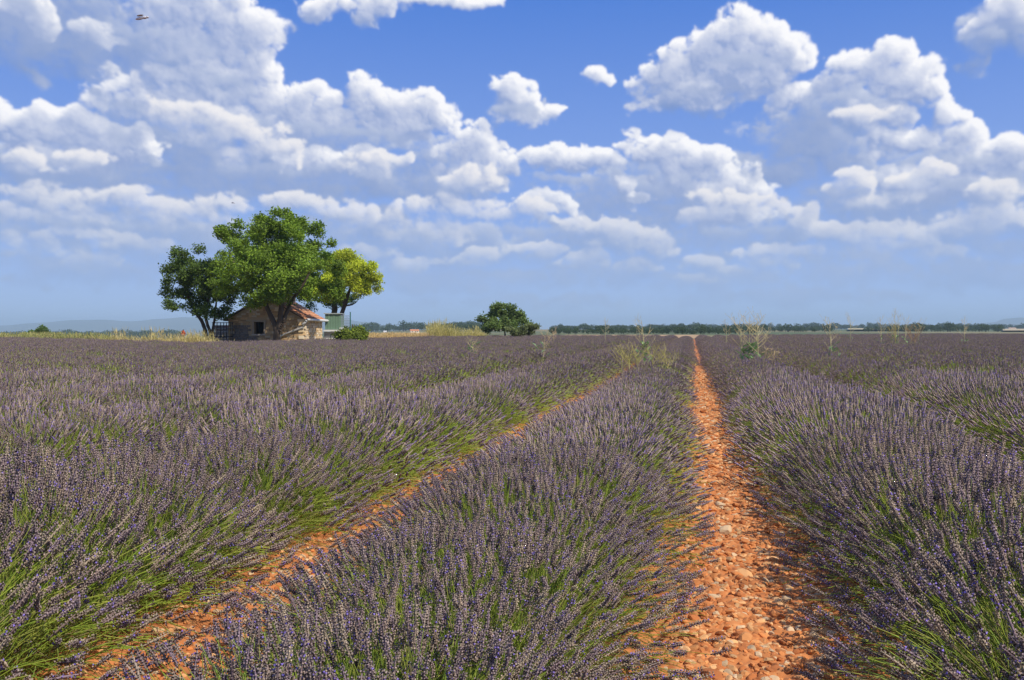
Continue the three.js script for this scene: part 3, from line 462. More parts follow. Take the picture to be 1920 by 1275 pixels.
// ---------------------------------------------------------------- the hut
const A = Math.atan2(.19, .98), GW = 5.0, SD = 4.9, EAVE = 1.98, RIDGE = 3.42;
{
  const corner = at(567, 0, DH - .6).setY(0);          // corner between gable and sunny side wall
  const t = thing('stone_hut', 'small rubble stone hut with clay tile roof under the tall tree', 'hut', corner); t.rotation.y = A;
  // own axes: gable in the plane z = 0 from x = -GW to 0, side wall in the plane x = 0 from z = 0 to -SD
  const R = rng(60), mort = vcol(.95), stoneM = vcol(.95);
  const wx0 = -3.28, wx1 = -2.62, wy0 = .98, wy1 = 1.78;     // window opening
  const top = (x) => EAVE + (RIDGE - EAVE) * (1 - Math.abs(x + GW / 2) / (GW / 2));
  const slab = (pts, z0, z1) => { const s = new THREE.Shape(pts.map((p) => new THREE.Vector2(...p))); if (z0 === 0) { const h = new THREE.Path([[wx0, wy0], [wx1, wy0], [wx1, wy1], [wx0, wy1]].map((p) => new THREE.Vector2(...p))); s.holes.push(h); } const g = new THREE.ExtrudeGeometry(s, { depth: Math.abs(z1 - z0), bevelEnabled: false }); g.translate(0, 0, Math.min(z0, z1)); return g; };
  const gablePts = [[-GW, 0], [0, 0], [0, EAVE], [-GW / 2, RIDGE], [-GW, EAVE]];
  const plaster = std(.44, .31, .18, .95), wallA = mesh('gable_wall', slab(gablePts, 0, -.4), plaster, t), wallB = mesh('rear_wall', slab(gablePts, -SD + .4, -SD), plaster, t);
  const sideW = mesh('side_wall', new THREE.BoxGeometry(.4, EAVE, SD - .81).translate(-.2, EAVE / 2, -SD / 2), plaster, t);
  mesh('side_wall', new THREE.BoxGeometry(.4, EAVE, SD - .81).translate(-GW + .2, EAVE / 2, -SD / 2), plaster, t);
  const course = (len, hAt, put, seed, tones) => { const r = rng(seed), g = new Tris(); let y = .02; while (y < RIDGE) { const h = .10 + .09 * r(); let u = .02 + .05 * r(); while (u < len - .06) { const l = Math.min(.13 + .24 * r(), len - u - .01), c = shade(tones[Math.floor(r() * tones.length)], .75 + .5 * r()); if (y + h < hAt(u) && y + h < hAt(u + l)) put(g, u + l / 2, y + h / 2, l - .025, h - .022, c, r); u += l; } y += h; } return g.geo(true); };
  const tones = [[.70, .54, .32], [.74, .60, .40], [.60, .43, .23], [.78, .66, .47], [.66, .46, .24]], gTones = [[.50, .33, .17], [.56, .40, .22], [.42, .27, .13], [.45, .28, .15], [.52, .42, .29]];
  mesh('stones', course(GW, (u) => top(u - GW) - .08, (g, u, y, l, h, c, r) => { const x = u - GW; if (x + l / 2 > wx0 - .16 && x - l / 2 < wx1 + .16 && y + h / 2 > wy0 - .14 && y - h / 2 < wy1 + .2) return; if (x < -2.2 && x > -4.7 && y < 1.55 && fbm(x * 1.2, y * 1.2, 17, 2) > .46) c = shade([.17, .14, .125], .85 + .3 * r()); g.box(x, y, 0, l, h, .06 + .05 * r(), c, .03, r); }, 61, gTones), stoneM, t, 'stuff').name = 'rubble_stones';
  mesh('stones', course(SD - .1, () => EAVE - .05, (g, u, y, l, h, c, r) => g.box(0, y, -u - .05, .06 + .06 * r(), h, l, c, .03, r), 62, tones), stoneM, t, 'stuff').name = 'rubble_stones';
  const q = new Tris(); for (let y = 0, i = 0; y < EAVE - .1; y += .22, i++) q.box(-.12, y + .11, -.12, i % 2 ? .34 : .5, .2, i % 2 ? .5 : .34, shade(tones[i % 5], .9 + .2 * R()), .02, R); mesh('corner_stones', q.geo(true), stoneM, t, 'stuff');
  // window
  const win = new THREE.Group(); win.name = 'window'; t.add(win);
  const fr = new Tris(), fc = [.34, .27, .2]; fr.box((wx0 + wx1) / 2, wy1 + .06, .02, wx1 - wx0 + .3, .12, .12, fc); fr.box((wx0 + wx1) / 2, wy0 - .05, .03, wx1 - wx0 + .26, .1, .16, [.42, .36, .3]); fr.box(wx0 - .05, (wy0 + wy1) / 2, .02, .1, wy1 - wy0 - .005, .1, fc); fr.box(wx1 + .05, (wy0 + wy1) / 2, .02, .1, wy1 - wy0 - .005, .1, fc); mesh('window_frame', fr.geo(true), vcol(), win);
  const iron = new Tris(); iron.box((wx0 + wx1) / 2, (wy0 + wy1) / 2, -.12, .02, wy1 - wy0, .02, [.05, .05, .05]); mesh('window_bar', iron.geo(true), vcol(.6), win);
  // roof: two tiled slopes
  const run = GW / 2 + .28, rise = (RIDGE - EAVE) * run / (GW / 2), slope = Math.hypot(run, rise), ang = Math.atan2(rise, run), over = .18, lenZ = SD + over * 2;
  for (const side of [1, -1]) {
    const rf = new THREE.Group(); rf.name = 'roof_slope'; t.add(rf); rf.position.set(-GW / 2, RIDGE + .06, over); rf.rotation.z = side > 0 ? -ang : ang;
    mesh('roof_board', new THREE.BoxGeometry(slope, .06, lenZ).translate(side * slope / 2, -.02, -lenZ / 2), std(.10, .07, .05), rf);
    const g = new Tris(), rows = 9, cols = Math.floor(lenZ / .21);
    for (let i = 0; i < rows; i++) for (let j = 0; j < cols; j++) {
      const x0 = i / rows * slope, x1 = x0 + slope / rows * 1.12, z = -(j + .5) * lenZ / cols + (R() - .5) * .02, w = .095, c = shade(mixc(mixc([.42, .13, .055], [.48, .24, .12], R()), [.40, .32, .22], R() < .25 ? .8 * R() : .1), .8 + .4 * R()), lift = .02 + (R() - .5) * .012;
      const s = 5, a = [], b = []; for (let k = 0; k <= s; k++) { const th = k / s * Math.PI; a.push(g.v(side * x0, lift + Math.sin(th) * .055, z + Math.cos(th) * w * .85, c)); b.push(g.v(side * Math.min(x1, slope + .05), lift + .015 + Math.sin(th) * .07, z + Math.cos(th) * w, c)); }
      for (let k = 0; k < s; k++) g.q(a[k], a[k + 1], b[k + 1], b[k]);
    }
    mesh('roof_tiles', g.geo(true), vcol(.9), rf, 'stuff');
  }
  const rg = new Tris(); for (let j = 0; j < 14; j++) { const z = over - (j + .5) * lenZ / 14, c = shade([.50, .33, .2], .8 + .4 * R()); const a = [], b = []; for (let k = 0; k <= 5; k++) { const th = k / 5 * Math.PI; a.push(rg.v(-GW / 2 + Math.cos(th) * .14, RIDGE + .06 + Math.sin(th) * .13, z + .2, c)); b.push(rg.v(-GW / 2 + Math.cos(th) * .12, RIDGE + .05 + Math.sin(th) * .11, z - .2, c)); } for (let k = 0; k < 5; k++) rg.q(a[k], a[k + 1], b[k + 1], b[k]); } mesh('ridge_tiles', rg.geo(true), vcol(.9), t, 'stuff');
  const ch = mesh('chimney', new THREE.BoxGeometry(.5, .55, .5).translate(-GW / 2 + .75, RIDGE + .02, -3.2), std(.48, .36, .24), t);
  mesh('chimney_cap', new THREE.BoxGeometry(.62, .07, .62).translate(-GW / 2 + .75, RIDGE + .335, -3.2), std(.5, .42, .34), ch);
  // pale gutter and the pipe that runs down across the gable
  const gut = new Tris(); const gx = .30, gy = EAVE - .06; gut.tube([V(gx, gy, over + .12), V(gx, gy, -SD / 2), V(gx, gy, -SD - .55)], [.085, .085, .085], 8, [.72, .72, .70]); mesh('gutter', gut.geo(), vcol(.5), t);
  const dp = new Tris(); dp.tube([V(gx, gy - .02, .16), V(.2, gy - .16, .18), V(.02, gy - .30, .16), V(0, gy - .56, .14)], [.085, .085, .08, .075], 8, [.66, .66, .66]); mesh('pipe_elbow', dp.geo(), vcol(.5), t);
  const dq = new Tris(); dq.tube([V(.02, gy - .5, .14), V(-1.2, .98, .14), V(-2.5, .22, .16), V(-2.75, .08, .3)], [.075, .07, .07, .07], 8, [.36, .34, .32]); mesh('downpipe', dq.geo(), vcol(.6), t);
}
{ // green metal shed on a pale plinth beside the hut
  const D = DH + 4.7, p0 = at(611, 0, D).setY(0), s = D / F, t = thing('metal_shed', 'green ribbed metal shed on pale grey base beside the sunny stone wall', 'shed', p0); t.rotation.y = YAW + .1;
  const X = (px) => (px - 611) * s, Y = (py) => EYE + (HORIZON - py) * s, green = std(.13, .22, .15, .6), pale = std(.62, .64, .64, .6), grey = std(.40, .42, .44, .7);
  for (let k = 0; k < 6; k++) { const x0 = X(608 + k * 4.9), x1 = X(608 + (k + 1) * 4.9); mesh('wall_panel', new THREE.BoxGeometry(x1 - x0 - .015, Y(589) - Y(618), .08).translate((x0 + x1) / 2, (Y(589) + Y(618)) / 2, k % 2 ? .02 : 0), green, t); }
  mesh('shed_body', new THREE.BoxGeometry(X(637) - X(608), Y(590) - Y(618), 2.2).translate((X(637) + X(608)) / 2, (Y(590) + Y(618)) / 2 - .01, -1.16), green, t);
  mesh('shed_roof', new THREE.BoxGeometry(X(638.5) - X(606), .07, 2.5).translate((X(638.5) + X(606)) / 2, Y(589) + .045, -1.1), std(.32, .36, .36, .5), t);
  mesh('ledge', new THREE.BoxGeometry(X(645) - X(606), .12, 2.6).translate((X(645) + X(606)) / 2, Y(619.8), -1.0), pale, t);
  mesh('white_block', new THREE.BoxGeometry(X(645) - X(635), .13, .3).translate((X(645) + X(635)) / 2, Y(615.5), -.02), pale, t);
  for (let k = 0; k < 3; k++) mesh('base_panel', new THREE.BoxGeometry(X(636) - X(606), Y(622 + k * 7) - Y(628.4 + k * 7), .1).translate((X(636) + X(606)) / 2, (Y(622 + k * 7) + Y(628.4 + k * 7)) / 2, -.05), k === 1 ? pale : grey, t);
  mesh('base_body', new THREE.BoxGeometry(X(636) - X(606), Y(622), 2.2).translate((X(636) + X(606)) / 2, Y(622) / 2, -1.22), grey, t);
}
{ // wire fence with green post
  const D = DH + 3, post = thing('fence_post', 'tall dark green metal post ending the wire fence beside the shed', 'post', at(655.5, 0, D).setY(0)), s = D / F, Y = (py) => EYE + (HORIZON - py) * s;
  const pg = new Tris(); pg.tube([V(0, -.1, 0), V(0, 1, 0), V(0, Y(586), 0)], [.04, .04, .04], 8, [.02, .12, .09]); mesh('tube', pg.geo(), vcol(.5), post); mesh('cap', new THREE.CylinderGeometry(.045, .045, .04, 10).translate(0, Y(585.3), 0), std(.03, .1, .08, .5), post);
  const f = thing('wire_fence', 'thin grey wire mesh fence panel between leaning tree and green post', 'fence', at(640, 0, D).setY(0)); f.rotation.y = YAW;
  for (let k = 0; k < 7; k++) { const g = new THREE.CylinderGeometry(.012, .012, Y(591) - Y(628), 5).translate((k * 2.35 - 1) * s, (Y(591) + Y(628)) / 2, 0); mesh('wire', g, std(.3, .34, .38, .5), f); }
  for (let k = 0; k < 8; k++) { const g = new THREE.CylinderGeometry(.012, .012, 16 * s, 5).rotateZ(Math.PI / 2).translate(6 * s, Y(592 + k * 4.6), .02); mesh('wire', g, std(.3, .34, .38, .5), f); }
  const small = thing('short_post', 'short dark stake in front of the pale shed base', 'post', at(618.5, 0, DH - .4).setY(0)); const sg = new Tris(); sg.tube([V(0, -.1, 0), V(0, .5, 0), V(0, .98, 0)], [.03, .03, .028], 6, [.05, .07, .06]); mesh('stake', sg.geo(), vcol(), small);
}
{ // dark grid fence and the pale wall behind it, on the shady side
  const D = DH - 1.2, s = D / F, Y = (py) => EYE + (HORIZON - py) * s, f = thing('grid_fence', 'black iron grid fence between the dark tree and the hut gable', 'fence', at(396, 0, D).setY(0)); f.rotation.y = YAW + .25;
  const dark = std(.02, .022, .028, .6);
  for (const px of [397, 404, 410.5, 416, 421, 429, 432]) mesh('bar', new THREE.CylinderGeometry(.03, .03, Y(604) , 6).translate((px - 396) * s, Y(604) / 2, 0), dark, f);
  for (const py of [605, 616.5, 630.5]) mesh('rail', new THREE.CylinderGeometry(.025, .025, 38 * s, 6).rotateZ(Math.PI / 2).translate(18 * s, Y(py), .04), dark, f);
  const w = thing('block_wall', 'low grey concrete block wall behind the black grid fence', 'wall', at(396, 0, D + 1.2).setY(0)); w.rotation.y = YAW + .25; const R = rng(8);
  for (let r = 0; r < 7; r++) for (let k = 0; k < 4; k++) mesh('block', new THREE.BoxGeometry(.345, .215, .2).translate(.2 + k * .36 + (r % 2) * .1, .11 + r * .225, (R() - .5) * .02), std(.30 + .12 * R(), .30 + .1 * R(), .31 + .1 * R(), .95), w);
}
{ // small red marker on a stake in the tall grass
  const D = DH - 4, p = at(341, 0, D).setY(0), s = D / F, t = thing('red_marker', 'small orange-red diamond marker with dark knob standing in the tall dry grass', 'sign', p); t.rotation.y = YAW;
  const y = EYE + (HORIZON - 625.5) * s, sh = new THREE.Shape([[-4.2, 0], [-2.2, -4], [0, -6], [2.2, -4], [4.2, 0], [2, 4.5], [0, 6], [-2, 4.5]].map(([a, b]) => new THREE.Vector2(a * s, b * s)));
  mesh('plate', new THREE.ExtrudeGeometry(sh, { depth: .03, bevelEnabled: true, bevelSize: .012, bevelThickness: .012, bevelSegments: 1 }).translate(0, y, 0), std(.52, .10, .035, .6), t);
  mesh('band', new THREE.BoxGeometry(5 * s, 1.4 * s, .02).translate(0, y - 1.6 * s, .055), std(.6, .34, .22, .6), t);
  mesh('knob', new THREE.SphereGeometry(1.3 * s, 10, 8).translate(0, y + 6.6 * s, .01), std(.05, .03, .03, .5), t);
  for (const [a, b] of [[-1, 2.6], [3, 0], [-2.6, 1.5]]) mesh('dark_patch', new THREE.CylinderGeometry(.8 * s, .8 * s, .02, 8).rotateX(Math.PI / 2).translate(a * s, y + b * s, .055), std(.07, .025, .02, .7), t);
  const g = new Tris(); g.tube([V(0, 0, 0), V(0, y * .5, 0), V(0, y - 5 * s, 0)], [.025, .025, .025], 6, [.12, .09, .06]); mesh('stake', g.geo(), vcol(), t);
}

// ---------------------------------------------------------------- dry grass
function tuft(seed, n, h, spreadR, tones, w = .008) {
  const R = rng(seed), g = new Tris();
  for (let k = 0; k < n; k++) {
    const a = R() * 6.28, x = (R() - .5) * spreadR, z = (R() - .5) * spreadR, l = h * (.55 + .6 * R()), b = .12 + .35 * R(), c = shade(tones[Math.floor(R() * tones.length)], .75 + .5 * R());
    const dx = Math.cos(a) * b * l, dz = Math.sin(a) * b * l, sx = -Math.sin(a) * w, sz = Math.cos(a) * w;
    const i = [g.v(x - sx, 0, z - sz, c), g.v(x + sx, 0, z + sz, c), g.v(x + dx * .4 + sx, l * .6, z + dz * .4 + sz, c), g.v(x + dx * .4 - sx, l * .6, z + dz * .4 - sz, c), g.v(x + dx, l, z + dz, c)];
    g.q(i[0], i[1], i[2], i[3]); g.t(i[3], i[2], i[4]);
    const hl = l * .16; const e = [g.v(x + dx + sx * 2.2, l - hl * .3, z + dz + sz * 2.2, c), g.v(x + dx - sx * 2.2, l - hl * .3, z + dz - sz * 2.2, c), g.v(x + dx * 1.12, l + hl, z + dz * 1.12, c)]; g.t(e[0], e[1], e[2]);
  }
  return g.geo();
}
const DRY = [[.56, .44, .17], [.48, .40, .15], [.62, .52, .26], [.42, .40, .13]], WHEAT = [[.66, .47, .20], [.58, .42, .17], [.7, .54, .28]];
function patch(name, label, area, n, h, tones, seed, w) {
  const R = rng(seed), geos = [0, 1, 2].map((k) => tuft(seed + k, 46, h, .8, tones, w)), sets = [[], [], []];
  for (let k = 0; k < n; k++) { const [px, d, hs] = area(R), p = at(px, HORIZON, d), s = hs * (.7 + .5 * R()); sets[Math.floor(R() * 3)].push(place(p.x, 0, p.z, R() * 6.28, .9 + .4 * R(), s, .9 + .4 * R())); }
  const g = new THREE.Group(); g.name = numbered(name); g.userData = { kind: 'stuff', label, category: 'grass' }; scene.add(g); geos.forEach((x, i) => inst('dry_grass', x, grassMat, sets[i], g));
}
const grassMat = leafMat({ transmission: .25 });
const hump = (px) => .72 + .25 * Math.exp(-(((px - 225) / 22) ** 2)) + .2 * Math.exp(-(((px - 290) / 25) ** 2)) + .35 * Math.exp(-(((px - 365) / 28) ** 2)) + .2 * vnoise(px / 9, 2, 4);
patch('tall_dry_grass', 'tall yellow dry grass along the field edge before the hut', (R) => { const px = 165 + 245 * R(); return [px, lerp(fieldEnd(px) + .6, fieldEnd(px) + 6, R()), .62 * hump(px) * (.6 + .8 * R() * R())]; }, 210, 1.25, DRY, 71, .007);
patch('low_dry_grass', 'thin dry grass along the far field edge below the blue hills', (R) => { const px = -60 + 260 * R(); return [px, lerp(fieldEnd(px) + 1, fieldEnd(px) + 8, R()), .75]; }, 260, 1.0, [[.34, .36, .13], [.44, .38, .15], [.28, .30, .1]], 74, .012);
patch('golden_grass', 'golden ripe grass strip beyond the lavender beside the shed', (R) => { const px = 682 + 128 * R(); return [px, lerp(fieldEnd(px) + 2, fieldEnd(px) + 12, R()), .62]; }, 340, 1.15, WHEAT, 72, .014);
patch('yellow_grass', 'tall yellow-green grass beside the lone dark bush', (R) => { const px = R() < .6 ? 806 + 45 * R() : 850 + 55 * R(); return [px, lerp(fieldEnd(px) + 1, fieldEnd(px) + 7, R()), (px < 850 ? 1.25 : .9) * (.5 + .8 * R())]; }, 105, 1.3, [[.50, .44, .14], [.40, .38, .12], [.58, .5, .22]], 73, .011);

// ---------------------------------------------------------------- dry branching weeds standing above the lavender
function weed(name, label, px, d, topPy, seed, { lean = 0, leaves = 0, stems = 1, tone = [.62, .52, .28], spread = .3, group } = {}) {
  const base = at(px, HORIZON, d).setY(0), h = EYE + (HORIZON - topPy) / F * d, t = thing(name, label, 'weed', base, group), R = rng(seed), g = new Tris(), tw = new Tris(), k0 = d / 18, thick = .0068 + .00006 * d;
  for (let s = 0; s < stems; s++) {
    const ox = (s - (stems - 1) / 2) * .16, hh = h * (1 - .12 * s * R()), tip = V(ox + lean + (R() - .5) * .1, hh, (R() - .5) * .1), pts = [V(ox * .4, 0, 0), V(ox + lean * .3, hh * .4, 0), V(ox + lean * .6, hh * .7, 0), tip];
    g.tube(pts, [thick * 1.5, thick * 1.3, thick, thick * .4], 5, [.30, .34, .14], tone);
    const curve = new THREE.CatmullRomCurve3(pts);
    const nb = 9;
    for (let b = 0; b < nb; b++) {
      const tt = .45 + .55 * b / nb, p = curve.getPoint(tt), a = R() * 6.28, l = h * spread * (1.25 - tt) * (.7 + .6 * R()) + .1, e = p.clone().add(V(Math.cos(a) * l * .75, l * .75, Math.sin(a) * l * .5));
      g.tube([p, p.clone().lerp(e, .5).add(V(0, -.02, 0)), e], [thick * .6, thick * .5, thick * .3], 4, tone);
      for (let q = 0; q < 4; q++) { const f = p.clone().lerp(e, .45 + .55 * R()), f2 = f.clone().add(V((R() - .5) * .2, .05 + .12 * R(), (R() - .5) * .2)); tw.tube([f, f2], [thick * .3, thick * .22], 3, tone); const c = shade(tone, .9 + .3 * R()); const r = thick * 1.0, n = f2; const i = [tw.v(n.x - r, n.y, n.z, c), tw.v(n.x + r, n.y, n.z, c), tw.v(n.x, n.y + r * 2, n.z, c), tw.v(n.x, n.y, n.z + r, c)]; tw.t(i[0], i[1], i[2]); tw.t(i[0], i[3], i[2]); }
    }
  }
  mesh('stalk', g.geo(), vcol(), t); mesh('seed_twigs', tw.geo(), vcol(), t, 'stuff');
  if (leaves) { const lf = new Tris(); for (let k = 0; k < leaves; k++) { const y = .45 + .45 * R(), a = R() * 6.28, l = .10 + .10 * R(), c = shade([.20, .33, .14], .8 + .6 * R()), ox = (R() - .5) * .25, p = V(ox, y, 0), e = V(ox + Math.cos(a) * l, y + l * (.3 + .5 * R()), Math.sin(a) * l), s = V(-Math.sin(a), 0, Math.cos(a)).multiplyScalar(l * .22), m = p.clone().lerp(e, .5).add(V(0, .02, 0)); const i = [lf.v(p.x, p.y, p.z, c), lf.v(m.x + s.x, m.y, m.z + s.z, c), lf.v(e.x, e.y, e.z, c), lf.v(m.x - s.x, m.y, m.z - s.z, c)]; lf.q(i[0], i[1], i[2], i[3]); } mesh('leaves', lf.geo(), leafM, t, 'stuff'); }
  return t;
}
weed('dry_weed', 'large branching dry weed with green lower leaves in the row beside the path', 1404, 17, 600, 1, { stems: 3, leaves: 46, spread: .34, lean: .02 });
weed('dry_weed', 'slim straight weed stalk standing close against the large branching weed', 1421, 16.8, 593, 2, { stems: 1, leaves: 12, spread: .2 });
weed('dry_weed', 'spindly dry weed with green leaves in the row on the house side of the path', 1208, 19, 602, 3, { leaves: 26, spread: .22, lean: -.02 });
weed('dry_weed', 'short bent pale weed stem among lavender below the lone bush', 1016, 22, 627, 4, { leaves: 8, spread: .25, lean: .1, tone: [.66, .52, .3] });
weed('dry_weed', 'tall spindly weed with forked head, tallest over the path-side third row', 1563, 20, 604, 5, { leaves: 14, spread: .22, lean: -.12 });
weed('dry_weed', 'thin weed with a narrow feathery head against the treeline', 1595, 42, 592, 6, { spread: .22, leaves: 4 });
weed('dry_weed', 'weed with bushy round head beside the tallest feathery one', 1652, 40, 598, 7, { spread: .24, leaves: 6 });
weed('dry_weed', 'tallest feathery weed rising over the treeline from a yellow clump', 1681, 42, 582, 8, { spread: .22, leaves: 8, stems: 2 });
weed('dry_weed', 'weed with curved loose head just beyond the tallest feathery one', 1698, 40, 598, 9, { spread: .26, leaves: 10 });
weed('dry_weed', 'low slanting wispy weed beyond the feathery group', 1718, 44, 603, 10, { spread: .3, lean: .3 });
weed('dry_weed', 'lone weed with a tufted head before the distant hill', 1808, 40, 598, 11, { spread: .22, leaves: 6 });
weed('dry_weed', 'faint small weed head between the path and the large branching weed', 1362, 45, 604, 12, { spread: .25 });
weed('dry_weed', 'pale thin weed standing over the field between bush and path', 1135, 50, 601, 13, { spread: .22 });
weed('dry_weed', 'pale wisp of weed standing just before the yellow grass', 887, 24, 640, 14, { spread: .2, leaves: 12 });
weed('dry_weed', 'faint short weed in the lavender behind the lone low bush', 1038, 40, 620, 15, { spread: .4, tone: [.6, .42, .24] });
weed('dry_weed', 'yellowed weed clump under the tallest feathery weed', 1676, 40, 612, 16, { stems: 2, spread: .35, tone: [.5, .40, .12], leaves: 10 });
weed('dry_weed', 'rusty low weed clump in lavender past the feathery group', 1712, 38, 616, 17, { stems: 2, spread: .45, tone: [.42, .26, .1] });
for (const [px, label, seed] of [[1180, 'low yellow weed clump at the row end on the house side of the spindly weed', 31], [1238, 'low yellow weed clump between the spindly weed and the path', 32]]) { weed('yellow_weed', label, px, 17.5, 656, seed, { stems: 3, spread: .42, tone: [.50, .44, .15] }); }
{ // broken dried stems, straw-coloured
  for (const [px, d, top, seed, label] of [[1434, 16, 652, 41, 'broken straw-coloured dead weed beside the large green-leaved weed'], [1448, 15.4, 658, 42, 'drooping straw-coloured dead weed head over the row crest']]) {
    const base = at(px, HORIZON, d).setY(0), h = EYE + (HORIZON - top) / F * d, t = thing('dead_weed', label, 'weed', base), R = rng(seed), g = new Tris(), l = new Tris(), c = [.72, .54, .30];
    g.tube([V(-.06, 0, 0), V(-.02, h * .6, 0), V(.05, h, 0), V(.14, h * .96, 0)], [.012, .01, .008, .005], 5, c);
    for (let k = 0; k < 34; k++) { const p = V(-.02 + (R() - .2) * .22, h * (.72 + .3 * R()), (R() - .5) * .12), q = p.clone().add(V((R() - .4) * .12, -.08 * R() + .02, (R() - .5) * .08)), s = .012; const i = [l.v(p.x, p.y, p.z, c), l.v((p.x + q.x) / 2, (p.y + q.y) / 2 + s, (p.z + q.z) / 2 + s, shade(c, .85)), l.v(q.x, q.y, q.z, c), l.v((p.x + q.x) / 2, (p.y + q.y) / 2 - s, (p.z + q.z) / 2, c)]; l.q(i[0], i[1], i[2], i[3]); }
    mesh('stalk', g.geo(), vcol(), t); mesh('dry_leaves', l.geo(), leafM, t, 'stuff');
  }
}

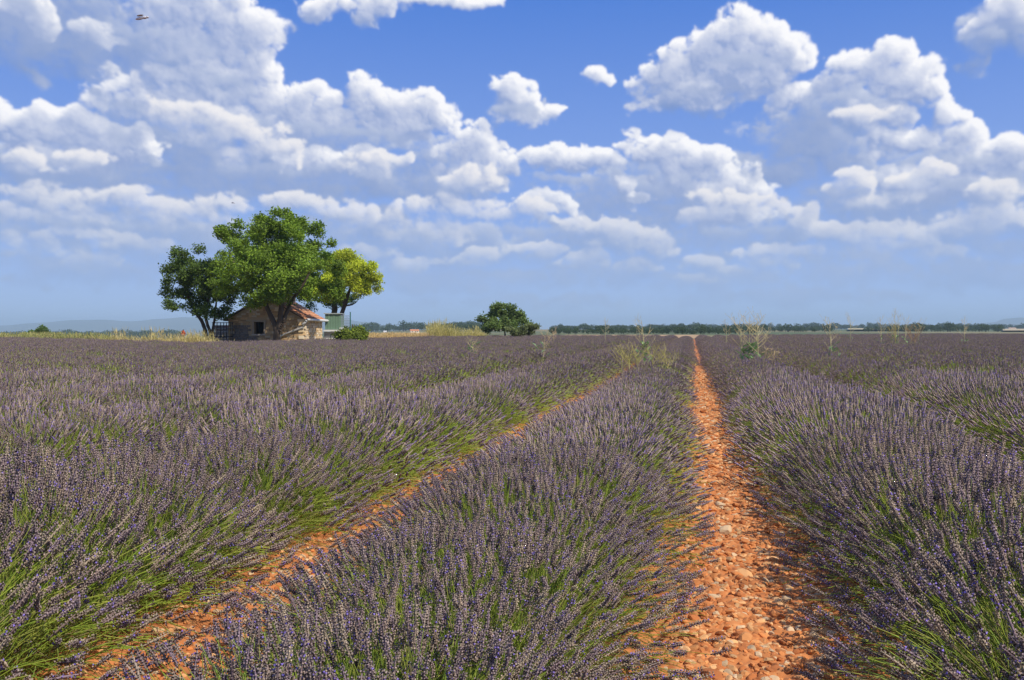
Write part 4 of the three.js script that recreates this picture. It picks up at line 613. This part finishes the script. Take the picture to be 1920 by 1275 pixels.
// ---------------------------------------------------------------- far country: fields, woods, farmhouses
{
  const strip = (name, px0, px1, d0, d1, c, y = .35) => { const g = new Tris(), n = 24; for (let j = 0; j <= 4; j++) for (let i = 0; i <= n; i++) { const p = at(lerp(px0, px1, i / n), HORIZON, lerp(d0, d1, j / 4)); g.v(p.x, terrain(p.x, p.z) + y, p.z, shade(c, .85 + .3 * fbm(p.x / 12, p.z / 12, 3, 3))); } for (let j = 0; j < 4; j++) for (let i = 0; i < n; i++) { const a = j * (n + 1) + i; g.q(a, a + 1, a + n + 2, a + n + 1); } mesh(name, g.geo(), vcol(1), scene, 'structure'); };
  strip('stubble_field', 1060, 1312, 135, 240, [.40, .26, .13], -.012);
  strip('pale_field', 1590, 1730, 520, 860, [.36, .32, .18], 1.2);
  strip('dry_field', 1880, 2020, 420, 700, [.40, .33, .2], .8);
  strip('far_field', 640, 900, 160, 420, [.46, .40, .2], .15);
  const blob = (seed) => { const R = rng(seed), g = new Tris(), tones = [[.05, .085, .03], [.04, .07, .03], [.065, .10, .035]]; g.tube([V(0, 0, 0), V(0, .35, 0), V(0, .6, 0)], [.035, .03, .015], 4, [.05, .04, .03]); const lobes = Array.from({ length: 5 }, () => [(R() - .5) * .5, .5 + R() * .32, (R() - .5) * .5, .22 + .16 * R()]); for (let k = 0; k < 260; k++) { const [x, y, z, r] = lobes[k % 5], a = R() * 6.28, b = R() * 2 - 1, q = Math.sqrt(1 - b * b), c = shade(tones[k % 3], .7 + .6 * R()), p = V(x + Math.cos(a) * q * r, y + b * r, z + Math.sin(a) * q * r), s = .09; const i = [0, 1, 2].map(() => g.v(p.x + (R() - .5) * s * 2, p.y + (R() - .5) * s * 2, p.z + (R() - .5) * s * 2, c)); g.t(...i); } return g.geo(true); };
  const geos = [0, 1, 2, 3].map((k) => blob(600 + k)), sets = geos.map(() => []), R = rng(610);
  const grow = (n, x0, x1, d0, d1, h0, h1) => { for (let k = 0; k < n; k++) { const px = lerp(x0, x1, R()), d = lerp(d0, d1, R()), p = at(px, HORIZON, d), h = lerp(h0, h1, Math.pow(R(), 1.6)) * (.75 + .6 * fbm(px / 25, d / 300, 7, 2)); sets[k % 4].push(place(p.x, terrain(p.x, p.z) - .2, p.z, R() * 6.28, h * (.8 + .5 * R()), h, h * (.8 + .5 * R()))); } };
  grow(340, 1030, 1330, 600, 1150, 3, 5.2); grow(560, 1300, 2000, 900, 1350, 3.6, 7.2); grow(240, 1300, 1560, 420, 700, 2.2, 4); grow(300, 1030, 1420, 260, 430, 1.3, 2.6); grow(150, 1620, 1880, 420, 600, 2, 4.4); grow(330, -80, 340, 800, 1500, 5, 10); grow(240, 640, 900, 700, 1300, 4, 9); grow(60, 820, 900, 400, 700, 3, 5);
  const w = new THREE.Group(); w.name = 'distant_woods'; w.userData = { kind: 'stuff', label: 'dark blue-green belt of distant trees along the horizon', category: 'woods' }; scene.add(w);
  geos.forEach((g, i) => inst('trees', g, leafMat({ transmission: .2 }), sets[i], w));
  const house = (px, py, d, wd, h, label, roofC, wallC) => { const p = at(px, HORIZON, d), y = terrain(p.x, p.z), base = V(p.x, Math.max(y, EYE + (HORIZON - py) / F * d), p.z), t = thing('farmhouse', label, 'house', base), x = wd / 2; t.rotation.y = YAW + .3; t.scale.setScalar(.4); const s = new THREE.Shape([[-3, 0], [3, 0], [3, h], [0, h + 1.6], [-3, h]].map((q) => new THREE.Vector2(...q))); mesh('wall', new THREE.ExtrudeGeometry(s, { depth: wd, bevelEnabled: false }).translate(0, 0, -x).rotateY(Math.PI / 2), std(...wallC), t); for (const sg of [1, -1]) { const g = new THREE.BoxGeometry(wd + .6, .2, 3.9).rotateX(sg * .49).translate(0, h + .9, sg * 1.65); mesh('roof', g, std(...roofC), t); } mesh('door', new THREE.BoxGeometry(1.2, 2.1, .1).translate(1, 1.06, 3.05), std(.12, .09, .07), t); for (const k of [-.3, .3]) mesh('window', new THREE.BoxGeometry(1, 1.1, .1).translate(k * wd, 1.8, 3.04), std(.06, .07, .09, .3), t); };
  house(777, 627.5, 420, 11, 2.6, 'tiny pale farmhouse with orange roof among far trees beside the lone bush', [.48, .2, .1], [.66, .56, .46]);
  house(722, 624, 620, 6, 1.8, 'tiny white far building at the wood edge behind the golden grass', [.6, .6, .6], [.7, .7, .7]);
  house(1897, 620, 900, 26, 2.8, 'tiny pale far farm building below the distant hill', [.5, .34, .24], [.7, .6, .5]);
  house(1843, 620.5, 800, 13, 2.4, 'tiny pale far shed among trees before the distant hill', [.5, .36, .26], [.66, .55, .46]);
}
{ // insects in the air
  const fly = (px, py, d, len, label, roll) => { const p = at(px, py, d), t = thing('flying_insect', label, 'insect', p); t.rotation.set(0, YAW, roll, 'YXZ'); const m = std(.46, .48, .54, .8); mesh('abdomen', new THREE.SphereGeometry(1, 12, 8).scale(len * .30, len * .09, len * .1).translate(-len * .16, 0, 0), m, t); mesh('thorax', new THREE.SphereGeometry(1, 12, 8).scale(len * .16, len * .10, len * .1).translate(len * .2, .004 * len, 0), m, t); mesh('head', new THREE.SphereGeometry(len * .085, 10, 8).translate(len * .40, 0, 0), m, t); for (const s of [1, -1]) { const w = mesh('wing', new THREE.SphereGeometry(1, 10, 6).scale(len * .24, len * .012, len * .1).translate(-len * .04, len * .10, s * len * .16), std(.42, .44, .5, .5), t); w.rotation.x = s * -.3; } };
  fly(266, 34, 1.6, .028, 'dark elongated insect flying high against the big cloud', .17);
  fly(437, 380.5, 3.2, .016, 'tiny dark insect flying above the tall tree', -.05);
  fly(1582, 480, 4, .010, 'tiny dark speck of an insect low in the open sky', .1);
}
renderer.render(scene, camera);
